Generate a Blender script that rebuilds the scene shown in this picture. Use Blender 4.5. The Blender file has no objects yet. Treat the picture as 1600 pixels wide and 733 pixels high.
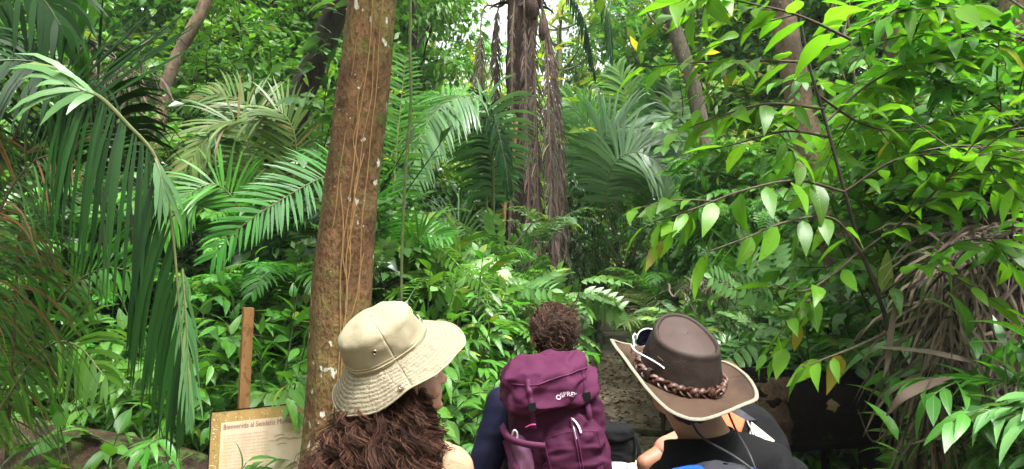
import bpy, math, random
import numpy as np
from mathutils import Vector, Matrix, Euler
PI = math.pi
R = math.radians
rng = np.random.default_rng(7)
random.seed(7)
scene = bpy.context.scene
col = scene.collection

# ------------------------------------------------------------------ camera maths
F = 1160.0
PITCH = R(3.65)
CAMH = 1.72

def P(px, py, Y):
    """a point of the place seen at that spot of the photo, Y metres ahead"""
    xc = (px - 800) / F
    yc = (366.5 - py) / F
    dy = math.cos(PITCH) - yc * math.sin(PITCH)
    dz = math.sin(PITCH) + yc * math.cos(PITCH)
    k = Y / dy
    return np.array([xc * k, Y, CAMH + dz * k])

def sm(t):
    t = np.clip(t, 0, 1)
    return t * t * (3 - 2 * t)

# ------------------------------------------------------------------ noise
def _hash(ix, iy, iz):
    n = (ix * 374761393 + iy * 668265263 + iz * 2147483647) & 0xFFFFFFFF
    n = ((n ^ (n >> 13)) * 1274126177) & 0xFFFFFFFF
    n = ((n ^ (n >> 16)) * 2246822519) & 0xFFFFFFFF
    return ((n ^ (n >> 15)) & 0xFFFF) / 32767.5 - 1.0

def noise(p, seed=0):
    p = np.asarray(p, float) + seed * 17.31
    i = np.floor(p).astype(np.int64)
    f = p - i
    f = f * f * (3 - 2 * f)
    r = 0
    for a in (0, 1):
        for b in (0, 1):
            for c in (0, 1):
                w = (f[..., 0] if a else 1 - f[..., 0]) * (f[..., 1] if b else 1 - f[..., 1]) * (f[..., 2] if c else 1 - f[..., 2])
                r = r + w * _hash(i[..., 0] + a, i[..., 1] + b, i[..., 2] + c)
    return r

def fbm(p, seed=0, o=3):
    r = 0
    a = 1.0
    for k in range(o):
        r = r + a * noise(np.asarray(p) * 2 ** k, seed + k * 5)
        a *= .5
    return r

# ------------------------------------------------------------------ ground height
def trail_x(y):
    return np.interp(y, [-8, 0, 5, 8, 13, 17, 24, 60], [-.3, .1, .85, 1.2, 1.8, 2.2, 4.2, 14])

def gz(x, y):
    x = np.asarray(x, float)
    y = np.asarray(y, float)
    z = -.22 * sm((y - 1.5) / 2.1)
    z = z + .10 * np.maximum(y - 14, 0)
    d = np.abs(x - trail_x(y))
    z = z + .05 * np.maximum(d - 2.2, 0) * sm((y - 5) / 5)
    z = z + .05 * noise(np.stack([x * .7, y * .7, 0 * x], -1), 3) + .02 * noise(np.stack([x * 2.3, y * 2.3, 0 * x], -1), 4)
    return z

def gpt(px, Y):
    x = (px - 800) / F * Y
    return np.array([x, Y, float(gz(x, Y))])

# ------------------------------------------------------------------ mesh builder
def nrm(v):
    v = np.asarray(v, float)
    return v / np.maximum(np.linalg.norm(v, axis=-1, keepdims=True), 1e-9)

def orient(d, up):
    y = nrm(d)
    x = nrm(np.cross(y, up))
    z = np.cross(x, y)
    return np.stack([x, y, z], -1)

class MB:
    def __init__(s):
        s.v, s.uv, s.q, s.t, s.mq, s.mt, s.n = [], [], [], [], [], [], 0
    def add(s, v, quads=None, tris=None, uv=None, mi=0):
        v = np.asarray(v, float).reshape(-1, 3)
        s.v.append(v)
        s.uv.append(np.zeros((len(v), 2)) if uv is None else np.asarray(uv, float).reshape(-1, 2))
        if quads is not None and len(quads):
            quads = np.asarray(quads, np.int64).reshape(-1, 4)
            s.q.append(quads + s.n)
            s.mq.append(np.full(len(quads), mi))
        if tris is not None and len(tris):
            tris = np.asarray(tris, np.int64).reshape(-1, 3)
            s.t.append(tris + s.n)
            s.mt.append(np.full(len(tris), mi))
        s.n += len(v)
    def batch(s, tpl, Rm, pos, sc, mi=0):
        """N copies of a template: Rm (N,3,3), pos (N,3), sc (N,) or (N,3)"""
        tv, tq, tuv = tpl
        N = len(pos)
        if N == 0:
            return
        sc = np.asarray(sc, float)
        if sc.ndim == 1:
            sc = sc[:, None]
        if sc.shape[-1] == 1:
            sc = np.repeat(sc, 3, 1)
        v = np.einsum('nij,nkj->nki', Rm, tv[None] * sc[:, None, :]) + pos[:, None, :]
        q = tq[None] + (np.arange(N) * len(tv))[:, None, None]
        s.add(v.reshape(-1, 3), quads=q.reshape(-1, 4), uv=np.tile(tuv, (N, 1)), mi=mi)
    def tube(s, pts, rad, ns=8, mi=0, cap=True, flat=None, bump=None):
        pts = np.asarray(pts, float)
        n = len(pts)
        rad = np.broadcast_to(np.asarray(rad, float), (n,))
        T = nrm(np.gradient(pts, axis=0))
        up = np.array([0, 0, 1.0]) if abs(T[0][2]) < .9 else np.array([0, 1.0, 0])
        N0 = nrm(np.cross(T[0], up))
        Ns = [N0]
        for i in range(1, n):
            N0 = nrm(N0 - T[i] * np.dot(N0, T[i]))
            Ns.append(N0)
        Ns = np.array(Ns)
        Bs = np.cross(T, Ns)
        a = np.linspace(0, 2 * PI, ns + 1)
        fl = 1 if flat is None else flat
        ring = Ns[:, None] * np.cos(a)[None, :, None] + Bs[:, None] * np.sin(a)[None, :, None] * fl
        rr = np.repeat(rad[:, None], ns + 1, 1)
        if bump is not None:
            rr = rr * bump(pts, a)
            rr[:, -1] = rr[:, 0]
        v = pts[:, None] + ring * rr[..., None]
        L = np.concatenate([[0], np.cumsum(np.linalg.norm(np.diff(pts, axis=0), axis=1))])
        uv = np.stack([np.repeat((a / (2 * PI))[None], n, 0), np.repeat(L[:, None], ns + 1, 1)], -1)
        i, j = np.meshgrid(np.arange(n - 1), np.arange(ns), indexing='ij')
        b = i * (ns + 1) + j
        q = np.stack([b, b + 1, b + ns + 2, b + ns + 1], -1).reshape(-1, 4)
        s.add(v.reshape(-1, 3), quads=q, uv=uv.reshape(-1, 2), mi=mi)
        if cap:
            for e, rev in ((0, True), (n - 1, False)):
                c = np.vstack([v[e, :-1], pts[e][None]])
                k = np.arange(ns)
                t = np.stack([k, (k + 1) % ns, np.full(ns, ns)], -1)
                s.add(c, tris=t[:, ::-1] if rev else t, mi=mi, uv=np.full((len(c), 2), .5))
    def grid(s, V, mi=0, uv=None, close=False):
        """V (n,m,3) surface"""
        n, m = V.shape[:2]
        i, j = np.meshgrid(np.arange(n - 1), np.arange(m - 1), indexing='ij')
        b = i * m + j
        q = np.stack([b, b + 1, b + m + 1, b + m], -1).reshape(-1, 4)
        if uv is None:
            u, w = np.meshgrid(np.linspace(0, 1, n), np.linspace(0, 1, m), indexing='ij')
            uv = np.stack([w, u], -1)
        s.add(V.reshape(-1, 3), quads=q, uv=uv.reshape(-1, 2), mi=mi)
    def box(s, c, size, rot=None, mi=0, bev=.0):
        x, y, z = np.asarray(size) / 2
        v = np.array([[sx * x, sy * y, sz * z] for sx in (-1, 1) for sy in (-1, 1) for sz in (-1, 1)])
        if rot is not None:
            v = v @ np.asarray(rot).T
        q = [[0, 1, 3, 2], [4, 6, 7, 5], [0, 4, 5, 1], [2, 3, 7, 6], [0, 2, 6, 4], [1, 5, 7, 3]]
        for f in q:   # separate faces keep edges crisp
            s.add(v[f] + c, quads=[[0, 1, 2, 3]], uv=[[0, 0], [1, 0], [1, 1], [0, 1]], mi=mi)
    def ball(s, c, r, Rm=None, mi=0, n=14):
        a = np.linspace(0, 2 * PI, n + 1)
        b = np.linspace(0, PI, n // 2 + 2)
        V = np.stack([np.sin(b)[:, None] * np.cos(a), np.sin(b)[:, None] * np.sin(a), np.cos(b)[:, None] * np.ones_like(a)], -1)
        V = V * np.broadcast_to(np.asarray(r, float), (3,))
        if Rm is not None:
            V = V @ np.asarray(Rm).T
        s.grid(V[:, ::-1] + np.asarray(c), mi=mi)
    def mesh(s, name, smooth=True):
        me = bpy.data.meshes.new(name)
        v = np.concatenate(s.v)
        uv = np.concatenate(s.uv)
        q = np.concatenate(s.q) if s.q else np.zeros((0, 4), np.int64)
        t = np.concatenate(s.t) if s.t else np.zeros((0, 3), np.int64)
        me.vertices.add(len(v))
        me.vertices.foreach_set('co', v.astype(np.float32).ravel())
        li = np.concatenate([q.ravel(), t.ravel()])
        me.loops.add(len(li))
        me.loops.foreach_set('vertex_index', li.astype(np.int32))
        nf = len(q) + len(t)
        me.polygons.add(nf)
        st = np.concatenate([np.arange(len(q)) * 4, len(q) * 4 + np.arange(len(t)) * 3])
        me.polygons.foreach_set('loop_start', st.astype(np.int32))
        mi = np.concatenate(s.mq + s.mt) if nf else np.zeros(0)
        me.polygons.foreach_set('material_index', mi.astype(np.int32))
        me.polygons.foreach_set('use_smooth', np.full(nf, smooth))
        ul = me.uv_layers.new(name='UVMap')
        ul.data.foreach_set('uv', uv[li].astype(np.float32).ravel())
        me.update(calc_edges=True)
        me.validate()
        return me
    def build(s, name, mats, parent=None, smooth=True):
        me = s.mesh(name, smooth)
        for m in (mats if isinstance(mats, (list, tuple)) else [mats]):
            me.materials.append(m)
        return link(name, me, parent)

def link(name, me, parent=None):
    o = bpy.data.objects.new(name, me)
    col.objects.link(o)
    if parent is not None:
        o.parent = parent
    return o

def tag(o, label=None, cat=None, group=None, kind=None):
    if label: o['label'] = label
    if cat: o['category'] = cat
    if group: o['group'] = group
    if kind: o['kind'] = kind
    return o

def thing(name, label, cat, loc=(0, 0, 0), rot=(0, 0, 0), group=None, sc=1.0):
    o = bpy.data.objects.new(name, None)
    col.objects.link(o)
    o.empty_display_size = .1
    o.location = loc
    o.rotation_euler = rot
    o.scale = (sc, sc, sc) if np.isscalar(sc) else sc
    return tag(o, label, cat, group)

KIDS = {}
def kids(o):
    return [c for c in o.children]

def dup(root, loc, rotz, sc, label, group=None, tilt=(0, 0)):
    r = root.copy()
    col.objects.link(r)
    r.location = loc
    r.rotation_euler = (tilt[0], tilt[1], rotz)
    r.scale = (sc, sc, sc) if np.isscalar(sc) else sc
    r['label'] = label
    if group: r['group'] = group
    for ch in list(root.children):
        c = ch.copy()
        col.objects.link(c)
        c.parent = r
        for g in list(ch.children):
            d = g.copy()
            col.objects.link(d)
            d.parent = c
    return r

def crom(pts, n):
    """Catmull-Rom through the points"""
    p = np.asarray(pts, float)
    p = np.vstack([2 * p[0] - p[1], p, 2 * p[-1] - p[-2]])
    m = len(p) - 3
    u = np.linspace(0, m - 1e-6, n)
    i = u.astype(int)
    t = (u - i)[:, None]
    a, b, c, d = p[i], p[i + 1], p[i + 2], p[i + 3]
    return .5 * ((2 * b) + (-a + c) * t + (2 * a - 5 * b + 4 * c - d) * t ** 2 + (-a + 3 * b - 3 * c + d) * t ** 3)

# ------------------------------------------------------------------ materials
def newmat(name):
    m = bpy.data.materials.new(name)
    m.use_nodes = True
    nt = m.node_tree
    nt.nodes.clear()
    out = nt.nodes.new('ShaderNodeOutputMaterial')
    return m, nt, out

class N:
    def __init__(s, nt): s.nt = nt
    def new(s, t, **kw):
        n = s.nt.nodes.new(t)
        for k, v in kw.items():
            if k.startswith('i_'):
                n.inputs[k[2:].replace('_', ' ')].default_value = v
            else:
                setattr(n, k, v)
        return n
    def lk(s, a, b): s.nt.links.new(a, b)
    def noise(s, vec, scale, detail=4, rough=.55):
        n = s.new('ShaderNodeTexNoise')
        n.inputs['Scale'].default_value = scale
        n.inputs['Detail'].default_value = detail
        n.inputs['Roughness'].default_value = rough
        if vec is not None: s.lk(vec, n.inputs['Vector'])
        return n.outputs['Fac']
    def ramp(s, fac, stops):
        r = s.new('ShaderNodeValToRGB')
        e = r.color_ramp.elements
        while len(e) < len(stops): e.new(.5)
        for k, (p, c) in enumerate(stops):
            e[k].position = p
            e[k].color = (*c, 1) if len(c) == 3 else c
        s.lk(fac, r.inputs['Fac'])
        return r.outputs['Color']
    def mix(s, fac, a, b, mode='MIX'):
        m = s.new('ShaderNodeMix', data_type='RGBA', blend_type=mode)
        for x, k in ((fac, 0), (a, 6), (b, 7)):
            if hasattr(x, 'links'): s.lk(x, m.inputs[k])
            elif k == 0: m.inputs[0].default_value = x
            else: m.inputs[k].default_value = (*x, 1)
        return m.outputs[2]
    def math(s, op, a, b=None):
        m = s.new('ShaderNodeMath', operation=op)
        for x, k in ((a, 0), (b, 1)):
            if x is None: continue
            if hasattr(x, 'links'): s.lk(x, m.inputs[k])
            else: m.inputs[k].default_value = x
        return m.outputs[0]
    def mapping(s, vec, scale):
        m = s.new('ShaderNodeMapping')
        m.inputs['Scale'].default_value = scale
        s.lk(vec, m.inputs['Vector'])
        return m.outputs[0]
    def bump(s, h, strength=.5, dist=.01):
        b = s.new('ShaderNodeBump')
        b.inputs['Strength'].default_value = strength
        b.inputs['Distance'].default_value = dist
        s.lk(h, b.inputs['Height'])
        return b.outputs[0]

def leaf_mat(name, c1, c2, c3=None, p3=.0, rough=.38, trans=.32, vein=True, spec=.5, tint=1.35):
    """leaf blade: colour varies from leaf to leaf, p3 share of leaves take c3"""
    m, nt, out = newmat(name)
    n = N(nt)
    geo = n.new('ShaderNodeNewGeometry')
    oi = n.new('ShaderNodeObjectInfo')
    rnd = geo.outputs['Random Per Island']
    c = n.mix(rnd, c1, c2)
    if c3:
        r2 = n.math('FRACT', n.math('MULTIPLY', rnd, 37.7))
        c = n.mix(n.math('LESS_THAN', r2, p3), c, c3)
    hs = n.new('ShaderNodeHueSaturation')
    n.lk(c, hs.inputs['Color'])
    n.lk(n.math('ADD', n.math('MULTIPLY', oi.outputs['Random'], .03), .485), hs.inputs['Hue'])
    n.lk(n.math('ADD', n.math('MULTIPLY', n.math('FRACT', n.math('MULTIPLY', rnd, 91.3)), .6), .7), hs.inputs['Value'])
    c = hs.outputs['Color']
    tc = n.new('ShaderNodeTexCoord')
    p = n.new('ShaderNodeBsdfPrincipled')
    p.inputs['Roughness'].default_value = rough
    p.inputs['Specular IOR Level'].default_value = spec
    if vein:
        sx = n.new('ShaderNodeSeparateXYZ')
        n.lk(tc.outputs['UV'], sx.inputs[0])
        du = n.math('ABSOLUTE', n.math('SUBTRACT', sx.outputs[0], .5))
        mid = n.math('LESS_THAN', du, .035)
        w = n.math('SINE', n.math('MULTIPLY', n.math('SUBTRACT', sx.outputs[1], n.math('MULTIPLY', du, .45)), 75.0))
        c = n.mix(n.math('MULTIPLY', mid, .45), c, (.16, .26, .06))
        c = n.mix(n.math('MULTIPLY', n.math('GREATER_THAN', w, .82), .08), c, (.02, .05, .01))
        n.lk(n.bump(n.math('ADD', w, n.math('MULTIPLY', mid, -2.0)), .16, .002), p.inputs['Normal'])
        # brown bitten edges and spots on some of the leaves
        sp_ = n.noise(tc.outputs['Object'], 26, 3, .6)
        age = n.math('MULTIPLY', n.math('FRACT', n.math('MULTIPLY', rnd, 53.1)), .16)
        edge = n.math('MULTIPLY', n.math('POWER', n.math('MULTIPLY', du, 2.0), 3.0), .10)
        old = n.math('GREATER_THAN', n.math('ADD', n.math('ADD', sp_, age), edge), .80)
        c = n.mix(n.math('MULTIPLY', old, .8), c, (.11, .065, .02))
    n.lk(c, p.inputs['Base Color'])
    tr = n.new('ShaderNodeBsdfTranslucent')
    tcol = n.mix(1.0, c, (tint * 1.15, tint * 1.2, tint * .55), 'MULTIPLY')
    n.lk(tcol, tr.inputs['Color'])
    mx = n.new('ShaderNodeMixShader')
    mx.inputs[0].default_value = trans
    n.lk(p.outputs[0], mx.inputs[1])
    n.lk(tr.outputs[0], mx.inputs[2])
    n.lk(mx.outputs[0], out.inputs['Surface'])
    return m

def bark_mat(name, a, b, c=None, lichen=0.0, moss=0.0, stretch=6., scale=7., bumpd=.02, rough=.9, spec=.2):
    m, nt, out = newmat(name)
    n = N(nt)
    tc = n.new('ShaderNodeTexCoord')
    o = tc.outputs['Object']
    f1 = n.noise(n.mapping(o, (stretch, stretch, 1.2)), scale * .35, 6, .65)
    f2 = n.noise(o, scale * .45, 5)
    f3 = n.noise(n.mapping(o, (1, 1, .6)), scale * 5, 4)
    c0 = n.ramp(f1, [(.3, a), (.68, b)])
    if c: c0 = n.mix(n.ramp(f2, [(.45, (0, 0, 0)), (.62, (1, 1, 1))]), c0, c)
    c0 = n.mix(n.math('MULTIPLY', n.math('GREATER_THAN', f3, .57), .45), c0, tuple(x * .35 for x in a))
    if moss:
        g = n.ramp(n.noise(o, scale * .8, 5, .7), [(.62 - moss * .2, (0, 0, 0)), (.74 - moss * .2, (1, 1, 1))])
        c0 = n.mix(g, c0, (.05, .085, .015))
    if lichen:
        l1 = n.noise(n.mapping(o, (1, 1, .7)), scale * 2.2, 3, .5)
        l2 = n.noise(o, scale * .6, 2)
        l = n.math('GREATER_THAN', n.math('ADD', l1, n.math('MULTIPLY', l2, .35)), 1.0 - lichen * .2)
        c0 = n.mix(l, c0, (.42, .40, .33))
    p = n.new('ShaderNodeBsdfPrincipled')
    p.inputs['Roughness'].default_value = rough
    p.inputs['Specular IOR Level'].default_value = spec
    n.lk(c0, p.inputs['Base Color'])
    h = n.math('ADD', n.math('ADD', f1, n.math('MULTIPLY', f2, .6)), n.math('MULTIPLY', f3, .5))
    n.lk(n.bump(h, .9, bumpd), p.inputs['Normal'])
    n.lk(p.outputs[0], out.inputs['Surface'])
    return m

def plain(name, c, rough=.6, var=.0, vscale=20, bump=0, bscale=60, spec=.4, metal=0, c2=None, weave=0, sheen=0, isl=0):
    m, nt, out = newmat(name)
    n = N(nt)
    tc = n.new('ShaderNodeTexCoord')
    o = tc.outputs['Object']
    p = n.new('ShaderNodeBsdfPrincipled')
    p.inputs['Roughness'].default_value = rough
    p.inputs['Specular IOR Level'].default_value = spec
    p.inputs['Metallic'].default_value = metal
    if sheen: p.inputs['Sheen Weight'].default_value = sheen
    cc = c
    if var:
        f = n.noise(o, vscale, 5, .6)
        cc = n.mix(n.ramp(f, [(.3, (0, 0, 0)), (.7, (1, 1, 1))]), c, c2 or tuple(x * (1 - var) for x in c))
    if isl:
        geo = n.new('ShaderNodeNewGeometry')
        cc = n.mix(geo.outputs['Random Per Island'], cc, c2)
    if hasattr(cc, 'links'): n.lk(cc, p.inputs['Base Color'])
    else: p.inputs['Base Color'].default_value = (*cc, 1)
    if bump or weave:
        h = n.noise(o, bscale, 4, .6)
        if weave:
            w = n.new('ShaderNodeTexNoise')
            n.lk(o, w.inputs['Vector'])
            w.inputs['Scale'].default_value = weave
            h = n.math('ADD', h, n.math('MULTIPLY', w.outputs['Fac'], .35))
        n.lk(n.bump(h, max(bump, .25), .006), p.inputs['Normal'])
    n.lk(p.outputs[0], out.inputs['Surface'])
    return m

M = {}
M['leaf_bright'] = leaf_mat('bright_leaf', (.045, .17, .014), (.10, .27, .03), (.19, .30, .03), .05)
M['leaf_mid'] = leaf_mat('mid_green_leaf', (.038, .135, .014), (.08, .22, .026), (.16, .17, .02), .02)
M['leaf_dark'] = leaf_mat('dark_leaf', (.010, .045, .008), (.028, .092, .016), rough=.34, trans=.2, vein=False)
M['leaf_pale'] = leaf_mat('pale_glossy_leaf', (.075, .18, .05), (.14, .27, .085), (.22, .32, .06), .06, rough=.30, trans=.22)
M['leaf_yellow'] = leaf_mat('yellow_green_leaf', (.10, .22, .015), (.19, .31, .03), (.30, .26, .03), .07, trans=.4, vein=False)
M['leaf_canopy'] = leaf_mat('canopy_leaf', (.035, .12, .014), (.085, .22, .025), (.15, .27, .03), .08, trans=.42, vein=False)
M['leaf_big'] = leaf_mat('large_sapling_leaf', (.045, .17, .008), (.10, .28, .018), (.26, .24, .02), .03, rough=.36, trans=.5, spec=.4)
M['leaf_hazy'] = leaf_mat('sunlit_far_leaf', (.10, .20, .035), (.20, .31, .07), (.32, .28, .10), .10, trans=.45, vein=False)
M['frond_green'] = leaf_mat('green_palm_leaflet', (.034, .125, .010), (.062, .20, .016), spec=.35, rough=.40, trans=.36, vein=False)
M['frond_bright'] = leaf_mat('bright_palm_leaflet', (.06, .20, .028), (.10, .29, .05), rough=.36, trans=.4, vein=False)
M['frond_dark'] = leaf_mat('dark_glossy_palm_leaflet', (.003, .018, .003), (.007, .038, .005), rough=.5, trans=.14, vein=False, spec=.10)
M['frond_olive'] = leaf_mat('olive_palm_leaflet', (.055, .11, .02), (.11, .17, .04), (.17, .13, .05), .06, rough=.42, trans=.35, spec=.35, vein=False)
M['frond_grey'] = leaf_mat('silvery_palm_leaflet', (.06, .15, .05), (.12, .23, .085), rough=.30, trans=.25, vein=False)
M['frond_brown'] = leaf_mat('dry_tipped_palm_leaflet', (.02, .08, .016), (.05, .12, .025), (.20, .11, .05), .16, spec=.3, rough=.42, trans=.15, vein=False)
M['dead'] = leaf_mat('dead_palm_leaflet', (.06, .046, .034), (.15, .115, .08), (.035, .025, .02), .25, rough=.75, trans=.1, vein=False, spec=.2, tint=.8)
M['dead_dark'] = leaf_mat('rotting_palm_leaflet', (.042, .030, .027), (.105, .074, .062), (.17, .13, .09), .1, rough=.8, trans=.05, vein=False, spec=.2, tint=.8)
M['litter'] = leaf_mat('fallen_leaf', (.10, .05, .02), (.24, .13, .06), (.30, .22, .08), .2, rough=.7, trans=.1, vein=False, tint=.8)
M['stem_green'] = plain('green_stem', (.06, .10, .025), .55, .5, 30)
M['stem_brown'] = plain('woody_stem', (.075, .055, .035), .8, .5, 40, bump=.4)
M['stem_dark'] = plain('dark_woody_stem', (.03, .022, .016), .8, .5, 40, bump=.5)
M['rachis'] = plain('palm_rachis', (.13, .15, .05), .5, .4, 20)
M['rachis_dark'] = plain('dark_palm_rachis', (.05, .07, .025), .5, .4, 20)
M['rachis_dead'] = plain('dead_palm_rachis', (.12, .08, .05), .8, .5, 20, bump=.4)
M['bark_big'] = bark_mat('reddish_brown_bark', (.048, .026, .012), (.185, .098, .044), (.155, .11, .04), lichen=.68, moss=.24, stretch=2.2, scale=8, bumpd=.035)
M['bark_dark'] = bark_mat('dark_bark', (.012, .010, .008), (.04, .03, .022), scale=9)
M['bark_pale'] = bark_mat('pale_bark', (.10, .068, .045), (.25, .17, .115), (.08, .06, .04), lichen=.5, stretch=3, scale=6, bumpd=.015)
M['bark_grey'] = bark_mat('grey_bark', (.075, .06, .045), (.17, .14, .11), moss=.3, lichen=.3, scale=7)
M['bark_palm'] = bark_mat('shaggy_palm_bark', (.03, .017, .015), (.10, .06, .045), (.06, .035, .03), stretch=10, scale=8, bumpd=.03)
M['log_moss'] = bark_mat('mossy_rotten_bark', (.010, .006, .004), (.040, .025, .015), (.055, .034, .021), moss=.6, lichen=.2, stretch=1, scale=10, bumpd=.03)
M['log_black'] = bark_mat('blackened_wet_bark', (.0012, .001, .001), (.0035, .003, .003), (.006, .0045, .0035), moss=.10, stretch=2, scale=9, bumpd=.05, rough=.9, spec=.05)
M['log_end'] = bark_mat('peeling_brown_bark', (.012, .008, .005), (.075, .042, .022), moss=.2, stretch=5, scale=12, bumpd=.03)
M['vine'] = plain('tan_vine', (.30, .17, .06), .7, .5, 25, bump=.3)
M['vine_green'] = plain('green_vine', (.13, .17, .05), .6, .4, 15)
# ------------------------------------------------------------------ leaves and plants
def leaf_tpl(W=.4, seg=4, fold=.18, droop=.35, tip=1.6, base=.7, wavy=0.0):
    """unit leaf along +Y, upper side +Z; ovate with a drawn-out tip"""
    t = np.linspace(0, 1, seg + 1)
    w = np.sin(PI * np.clip(t, 0, 1) ** base) ** (1.0) * (1 - t ** 3 * .35)
    w = w ** (1 / tip * 1.3)
    w[0] = .06
    w[-1] = .015
    w = w / w.max() * W / 2
    v, uv = [], []
    for k in range(seg + 1):
        z = -droop * t[k] ** 2
        y = t[k] * (1 - .25 * droop * t[k])
        wz = wavy * math.sin(k * 2.4)
        v += [[-w[k], y, z + fold * w[k] + wz], [0, y, z], [w[k], y, z + fold * w[k] - wz]]
        uv += [[0, t[k]], [.5, t[k]], [1, t[k]]]
    q = []
    for k in range(seg):
        b = 3 * k
        q += [[b, b + 1, b + 4, b + 3], [b + 1, b + 2, b + 5, b + 4]]
    return np.array(v), np.array(q), np.array(uv)

L_BROAD = leaf_tpl(.44, 5, .22, .30)
L_OVAL = leaf_tpl(.5, 4, .15, .25, tip=1.9)
L_LONG = leaf_tpl(.27, 5, .25, .35)
L_BIG = leaf_tpl(.36, 7, .14, .26, tip=1.5, wavy=.008)
L_SMALL = leaf_tpl(.46, 2, .2, .2)
L_TINY = (np.array([[0, 0, 0], [.24, .45, .05], [0, 1, -.1], [-.24, .45, .05]], float), np.array([[0, 1, 2, 3]]), np.array([[.5, 0], [1, .5], [.5, 1], [0, .5]], float))

def compound_tpl(n=6, leaf=L_SMALL, ll=.34, arch=.35, end=True):
    """a pinnate leaf of unit length as one template"""
    V, Q, U, k = [], [], [], 0
    tv, tq, tu = leaf
    for i in range(n):
        t = .18 + .78 * i / (n - 1)
        pos = np.array([0, t * (1 - .2 * arch * t), -arch * t * t])
        for s in (-1, 1):
            d = np.array([s * .92, .42, -.12])
            Rm = orient(d[None], np.array([[0, 0, 1.0]]))[0]
            sz = ll * (.75 + .5 * math.sin(PI * t * .85))
            V.append((tv * sz) @ Rm.T + pos)
            Q.append(tq + k)
            U.append(tu)
            k += len(tv)
    if end:
        V.append((tv * ll) @ orient(np.array([[0, 1, -.6]]), np.array([[0, 0, 1.0]]))[0].T + np.array([0, 1 - .2 * arch, -arch]))
        Q.append(tq + k)
        U.append(tu)
        k += len(tv)
    # the thin stalk
    t = np.linspace(0, 1, 5)
    v = np.stack([0 * t, t * (1 - .2 * arch * t), -arch * t * t], -1)
    w = .006
    vv = np.concatenate([v + [w, 0, 0], v - [w, 0, 0]])
    V.append(vv)
    U.append(np.full((10, 2), .3))
    Q.append(np.array([[i, i + 1, i + 6, i + 5] for i in range(4)]) + k)
    return np.concatenate(V), np.concatenate(Q), np.concatenate(U)

C_PINNATE = compound_tpl(6, leaf_tpl(.42, 3, .15, .2), .36)
C_FINE = compound_tpl(9, L_SMALL, .24, .3)
C_FERN = compound_tpl(13, leaf_tpl(.22, 2, .1, .15), .30, .5)

def frond(mb, pts, n=34, ll=.45, w=.03, start=.16, a0=78, a1=28, vee=18, droop=.35, normal=None, rr=.012, sides=(1, 1), a0s=None, prof=None, jit=.08, nseg=40, broken=0.0, tipw=.05, rmi=1, rg=None, dropsides=(1, 1), sidecut=(1, 1)):
    """a pinnate palm leaf along the polyline; gravity bends its leaflets"""
    g = rg or rng
    c = crom(pts, nseg)
    T = nrm(np.gradient(c, axis=0))
    up = np.array([0, 0, 1.0]) if normal is None else np.asarray(normal, float)
    mb.tube(c, np.linspace(rr, rr * .25, nseg), 6, mi=rmi)
    L = np.concatenate([[0], np.cumsum(np.linalg.norm(np.diff(c, axis=0), axis=1))])
    tt = np.linspace(start, 1, n)
    for si, s in enumerate((-1, 1)):
        if sides[si] == 0:
            continue
        t = tt + g.normal(0, .3 / n, n)
        t = np.clip(t, start, .999)
        if broken:
            t = t[g.random(n) > broken]
        t = t[(t - start) / (1 - start) <= sidecut[si]]
        m = len(t)
        B = np.stack([np.interp(t * L[-1], L, c[:, k]) for k in range(3)], -1)
        Tt = nrm(np.stack([np.interp(t * L[-1], L, T[:, k]) for k in range(3)], -1))
        S = nrm(np.cross(Tt, up)) * (1 if s > 0 else -1)
        Nn = nrm(np.cross(S, Tt)) * (1 if s > 0 else -1)
        x = (t - start) / (1 - start)
        A0 = a0 if a0s is None else a0s[si]
        ang = R(A0) + (R(a1) - R(A0)) * x ** 1.5 + g.normal(0, jit, m)
        ve = R(vee) + g.normal(0, jit * 1.5, m)
        D = nrm(Tt * np.cos(ang)[:, None] + (S * np.cos(ve)[:, None] + Nn * np.sin(ve)[:, None]) * np.sin(ang)[:, None])
        lens = ll * sides[si] * (np.sin(PI * np.clip(.12 + x * .8, 0, 1)) ** .7 if prof is None else np.interp(x, *prof)) * g.uniform(.88, 1.08, m)
        Wd = nrm(Tt - D * np.sum(Tt * D, -1, keepdims=True))
        pos = B
        rows = []
        wp = [.45, 1, .95, .7, tipw]
        for k in range(5):
            wd = nrm(Wd - D * np.sum(Wd * D, -1, keepdims=True))
            rows.append(np.stack([pos - wd * w * .5 * wp[k], pos + wd * w * .5 * wp[k]], 1))
            D = nrm(D + np.array([0, 0, -1.0]) * droop * dropsides[si] * (.35 + .35 * k) * .5)
            pos = pos + D * (lens / 4)[:, None]
        V = np.stack(rows, 1).reshape(m, 10, 3)
        q = np.array([[2 * k, 2 * k + 1, 2 * k + 3, 2 * k + 2] for k in range(4)])
        Q = q[None] + (np.arange(m) * 10)[:, None, None]
        uv = np.array([[a, k / 4] for k in range(5) for a in (0, 1)])
        mb.add(V.reshape(-1, 3), quads=Q.reshape(-1, 4), uv=np.tile(uv, (m, 1)))

def arch_path(L, e0, e1, n=7, side=0.0):
    """a rachis that leaves the base at e0 degrees and ends at e1"""
    p = [np.zeros(3)]
    for k in range(n):
        e = R(e0 + (e1 - e0) * (k / (n - 1)) ** 1.25)
        a = side * k / n
        p.append(p[-1] + np.array([math.cos(e) * math.sin(a), math.cos(e) * math.cos(a), math.sin(e)]) * L / n)
    return np.array(p)

def stemline(base, d, L, bend=.25, n=8, g=None, wob=.05):
    g = g or rng
    d = nrm(np.asarray(d, float))
    p = [np.asarray(base, float)]
    for k in range(n):
        d = nrm(d + np.array([0, 0, -bend / n]) + g.normal(0, wob, 3))
        p.append(p[-1] + d * L / n)
    return np.array(p)

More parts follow.
